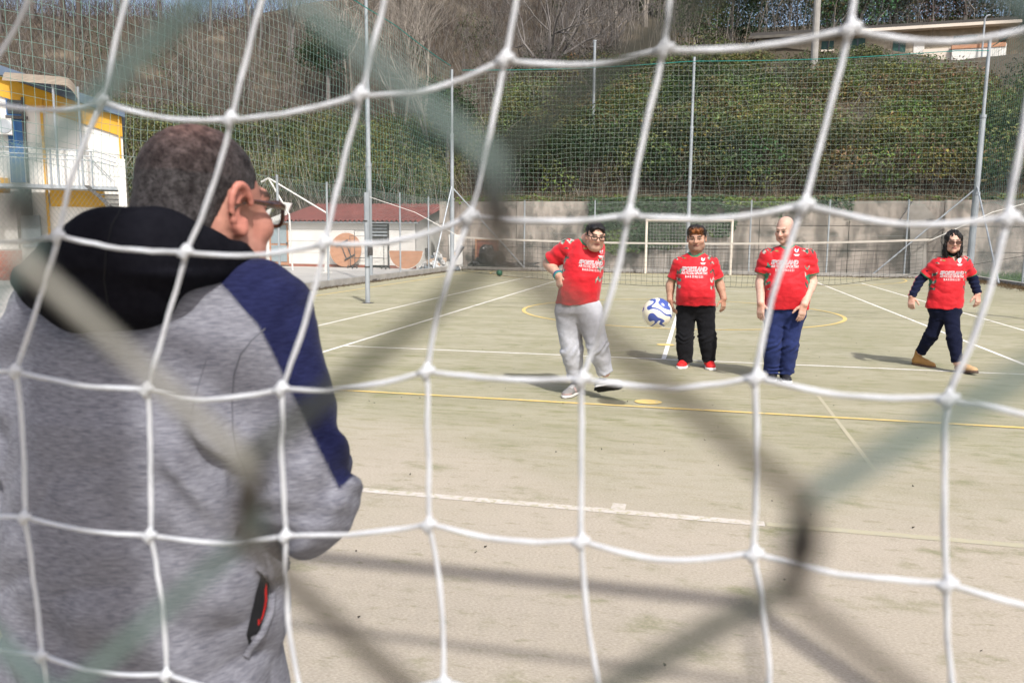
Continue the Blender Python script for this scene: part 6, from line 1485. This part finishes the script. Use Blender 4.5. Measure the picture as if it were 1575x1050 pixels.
for (i, j), p in nodes.items():
    near = -1 <= i <= 9 and -1 <= j <= 6
    for di, dj in ((1, 0), (0, 1)):
        q = nodes.get((i + di, j + dj))
        if q is None: continue
        n_ = 12 if near else 4; f = np.linspace(0, 1, n_)[:, None]; L_ = p + (q - p) * f; hump = np.sin(np.pi * f[:, 0])
        if di: L_[:, 2] -= .0062 * hump * (1 + .4 * math.sin(i * 2.1 + j)); L_[:, 1] += .004 * hump * math.sin(i + j * 3)
        else: L_[:, 0] += .0035 * hump * math.sin(i * 3.3 + j * 1.9); L_[:, 1] += .004 * hump * math.cos(i * 2 + j)
        L_ += .0006 * np.stack([vnoise(f[:, 0] * 7 + i, f[:, 0] * 0 + j, f[:, 0] * 0 + k_) for k_ in (1.5, 7.5, 13.5)], 1)
        mb.tube(L_, RR * (1 + .05 * np.sin(f[:, 0] * 9 + i)), 9 if near else 5, cap=False, lobes=3 if near else 0, lob=.20, twist=420)
    if near:
        for dv in ((.0045, 0, .0015), (.001, 0, .0045)):
            dv = np.array(dv); mb.tube([p - dv * 1.5 + [0, -.001, 0], p - dv * .6 + [0, -.003, 0], p + dv * .6 + [0, -.003, 0], p + dv * 1.5 + [0, -.001, 0]], [.002, .0036, .0036, .002], 8)
mb.build('net', MAT['rope_white'], tg, smooth=True)
mb = MB()
for x in np.arange(-1.6, 1.61, .12): Q_ = [(x, -2.58, 2.25), (x, -3.13, 2.22), (x, -3.54, 2.0)]; mb.prisms(Q_[:-1], Q_[1:], .0024, .0024)
for y in np.arange(-3.1, -2.6, .12): mb.prisms([(-1.6, y, 2.235)], [(1.6, y, 2.235)], .0024, .0024)
tag(mb.build('roof_net', MAT['rope_white'], tg), kind='stuff')

FYN = -4.05; fx0, fz0 = .3541, 1.4540; hw, hh = .0345, .0390
tf_ = thing('wire_fence', 'weathered green diamond mesh fence right at the lens with rusty twists', 'fence', (0, FYN, 0))
DARK_WIRE, TEAL, PALE = (.055, .048, .036), (.14, .215, .20), (.27, .31, .28)
WCOL = {(0, 0): (.085, .072, .052), (0, -1): (.035, .048, .036), (0, 1): (.06, .085, .068), (1, 0): (.20, .29, .27), (1, 1): (.15, .13, .105), (-1, 0): (.055, .066, .045), (-1, -1): (.20, .27, .25), (-1, 1): (.075, .066, .05), (-2, 0): (.34, .33, .28), (-2, 1): (.19, .28, .25), (-2, -1): (.17, .26, .24), (-3, 0): (.17, .26, .25)}  # tone per segment; dark browns paint in shaded wire besides worn coating
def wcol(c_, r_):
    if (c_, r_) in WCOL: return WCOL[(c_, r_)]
    h = math.sin(c_ * 12.9898 + r_ * 78.233) * 43758.5453; h -= math.floor(h); return DARK_WIRE if h < .3 else TEAL if h < .8 else PALE
mb = MB(); wr_ = .00112; fr_ = np.random.default_rng(5)
for col in range(-42, 42):
    XC = lambda k: fx0 + k * (.0376 if k > 0 else .0335)
    P_ = []; RW_ = []
    near = abs(col) < 14
    for row in range(-34, 36):
        side = (row + col) % 2; z = fz0 - row * hh
        if not (.02 < z < 2.6): continue
        xo = XC(col + 1 if side else col) + (.0012 if side else -.0012); jit = fr_.normal(0, .0009, 2) if near else (0, 0)
        # the wire bends round its neighbour: short upright stretch with a step in depth
        for k_, (dz, dy) in enumerate(((.0055, -.0017), (.0, .0), (-.0055, .0017))):
            RW_.append((row, k_))
            P_.append((xo + jit[0] - (.0010 if side else -.0010) * (abs(dz) > 0), FYN + dy * (1 if side else -1), z + dz + jit[1]))
    if len(P_) > 2:
        n_ = 8 if near else 4; cs = []
        for row, k_ in RW_:
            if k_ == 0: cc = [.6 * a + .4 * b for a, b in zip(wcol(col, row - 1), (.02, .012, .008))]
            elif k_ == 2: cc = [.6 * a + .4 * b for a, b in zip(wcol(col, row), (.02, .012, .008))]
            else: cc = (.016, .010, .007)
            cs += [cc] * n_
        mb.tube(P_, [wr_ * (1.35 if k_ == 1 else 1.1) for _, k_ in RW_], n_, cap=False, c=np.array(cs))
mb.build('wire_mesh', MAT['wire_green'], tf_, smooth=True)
mb = MB(); mb.tube([(.15, FYN - .10, 0), (.15, FYN - .10, 4.2)], .082, 14); mb.build('post', MAT['steel'], tf_)  # unseen post, added to throw shade on the goalkeeper's back
mb = MB(); mb.tube([(-1.6, FYN - .02, 2.62), (1.7, FYN - .02, 2.62)], .02, 8); mb.build('top_rail', MAT['steel'], tf_)
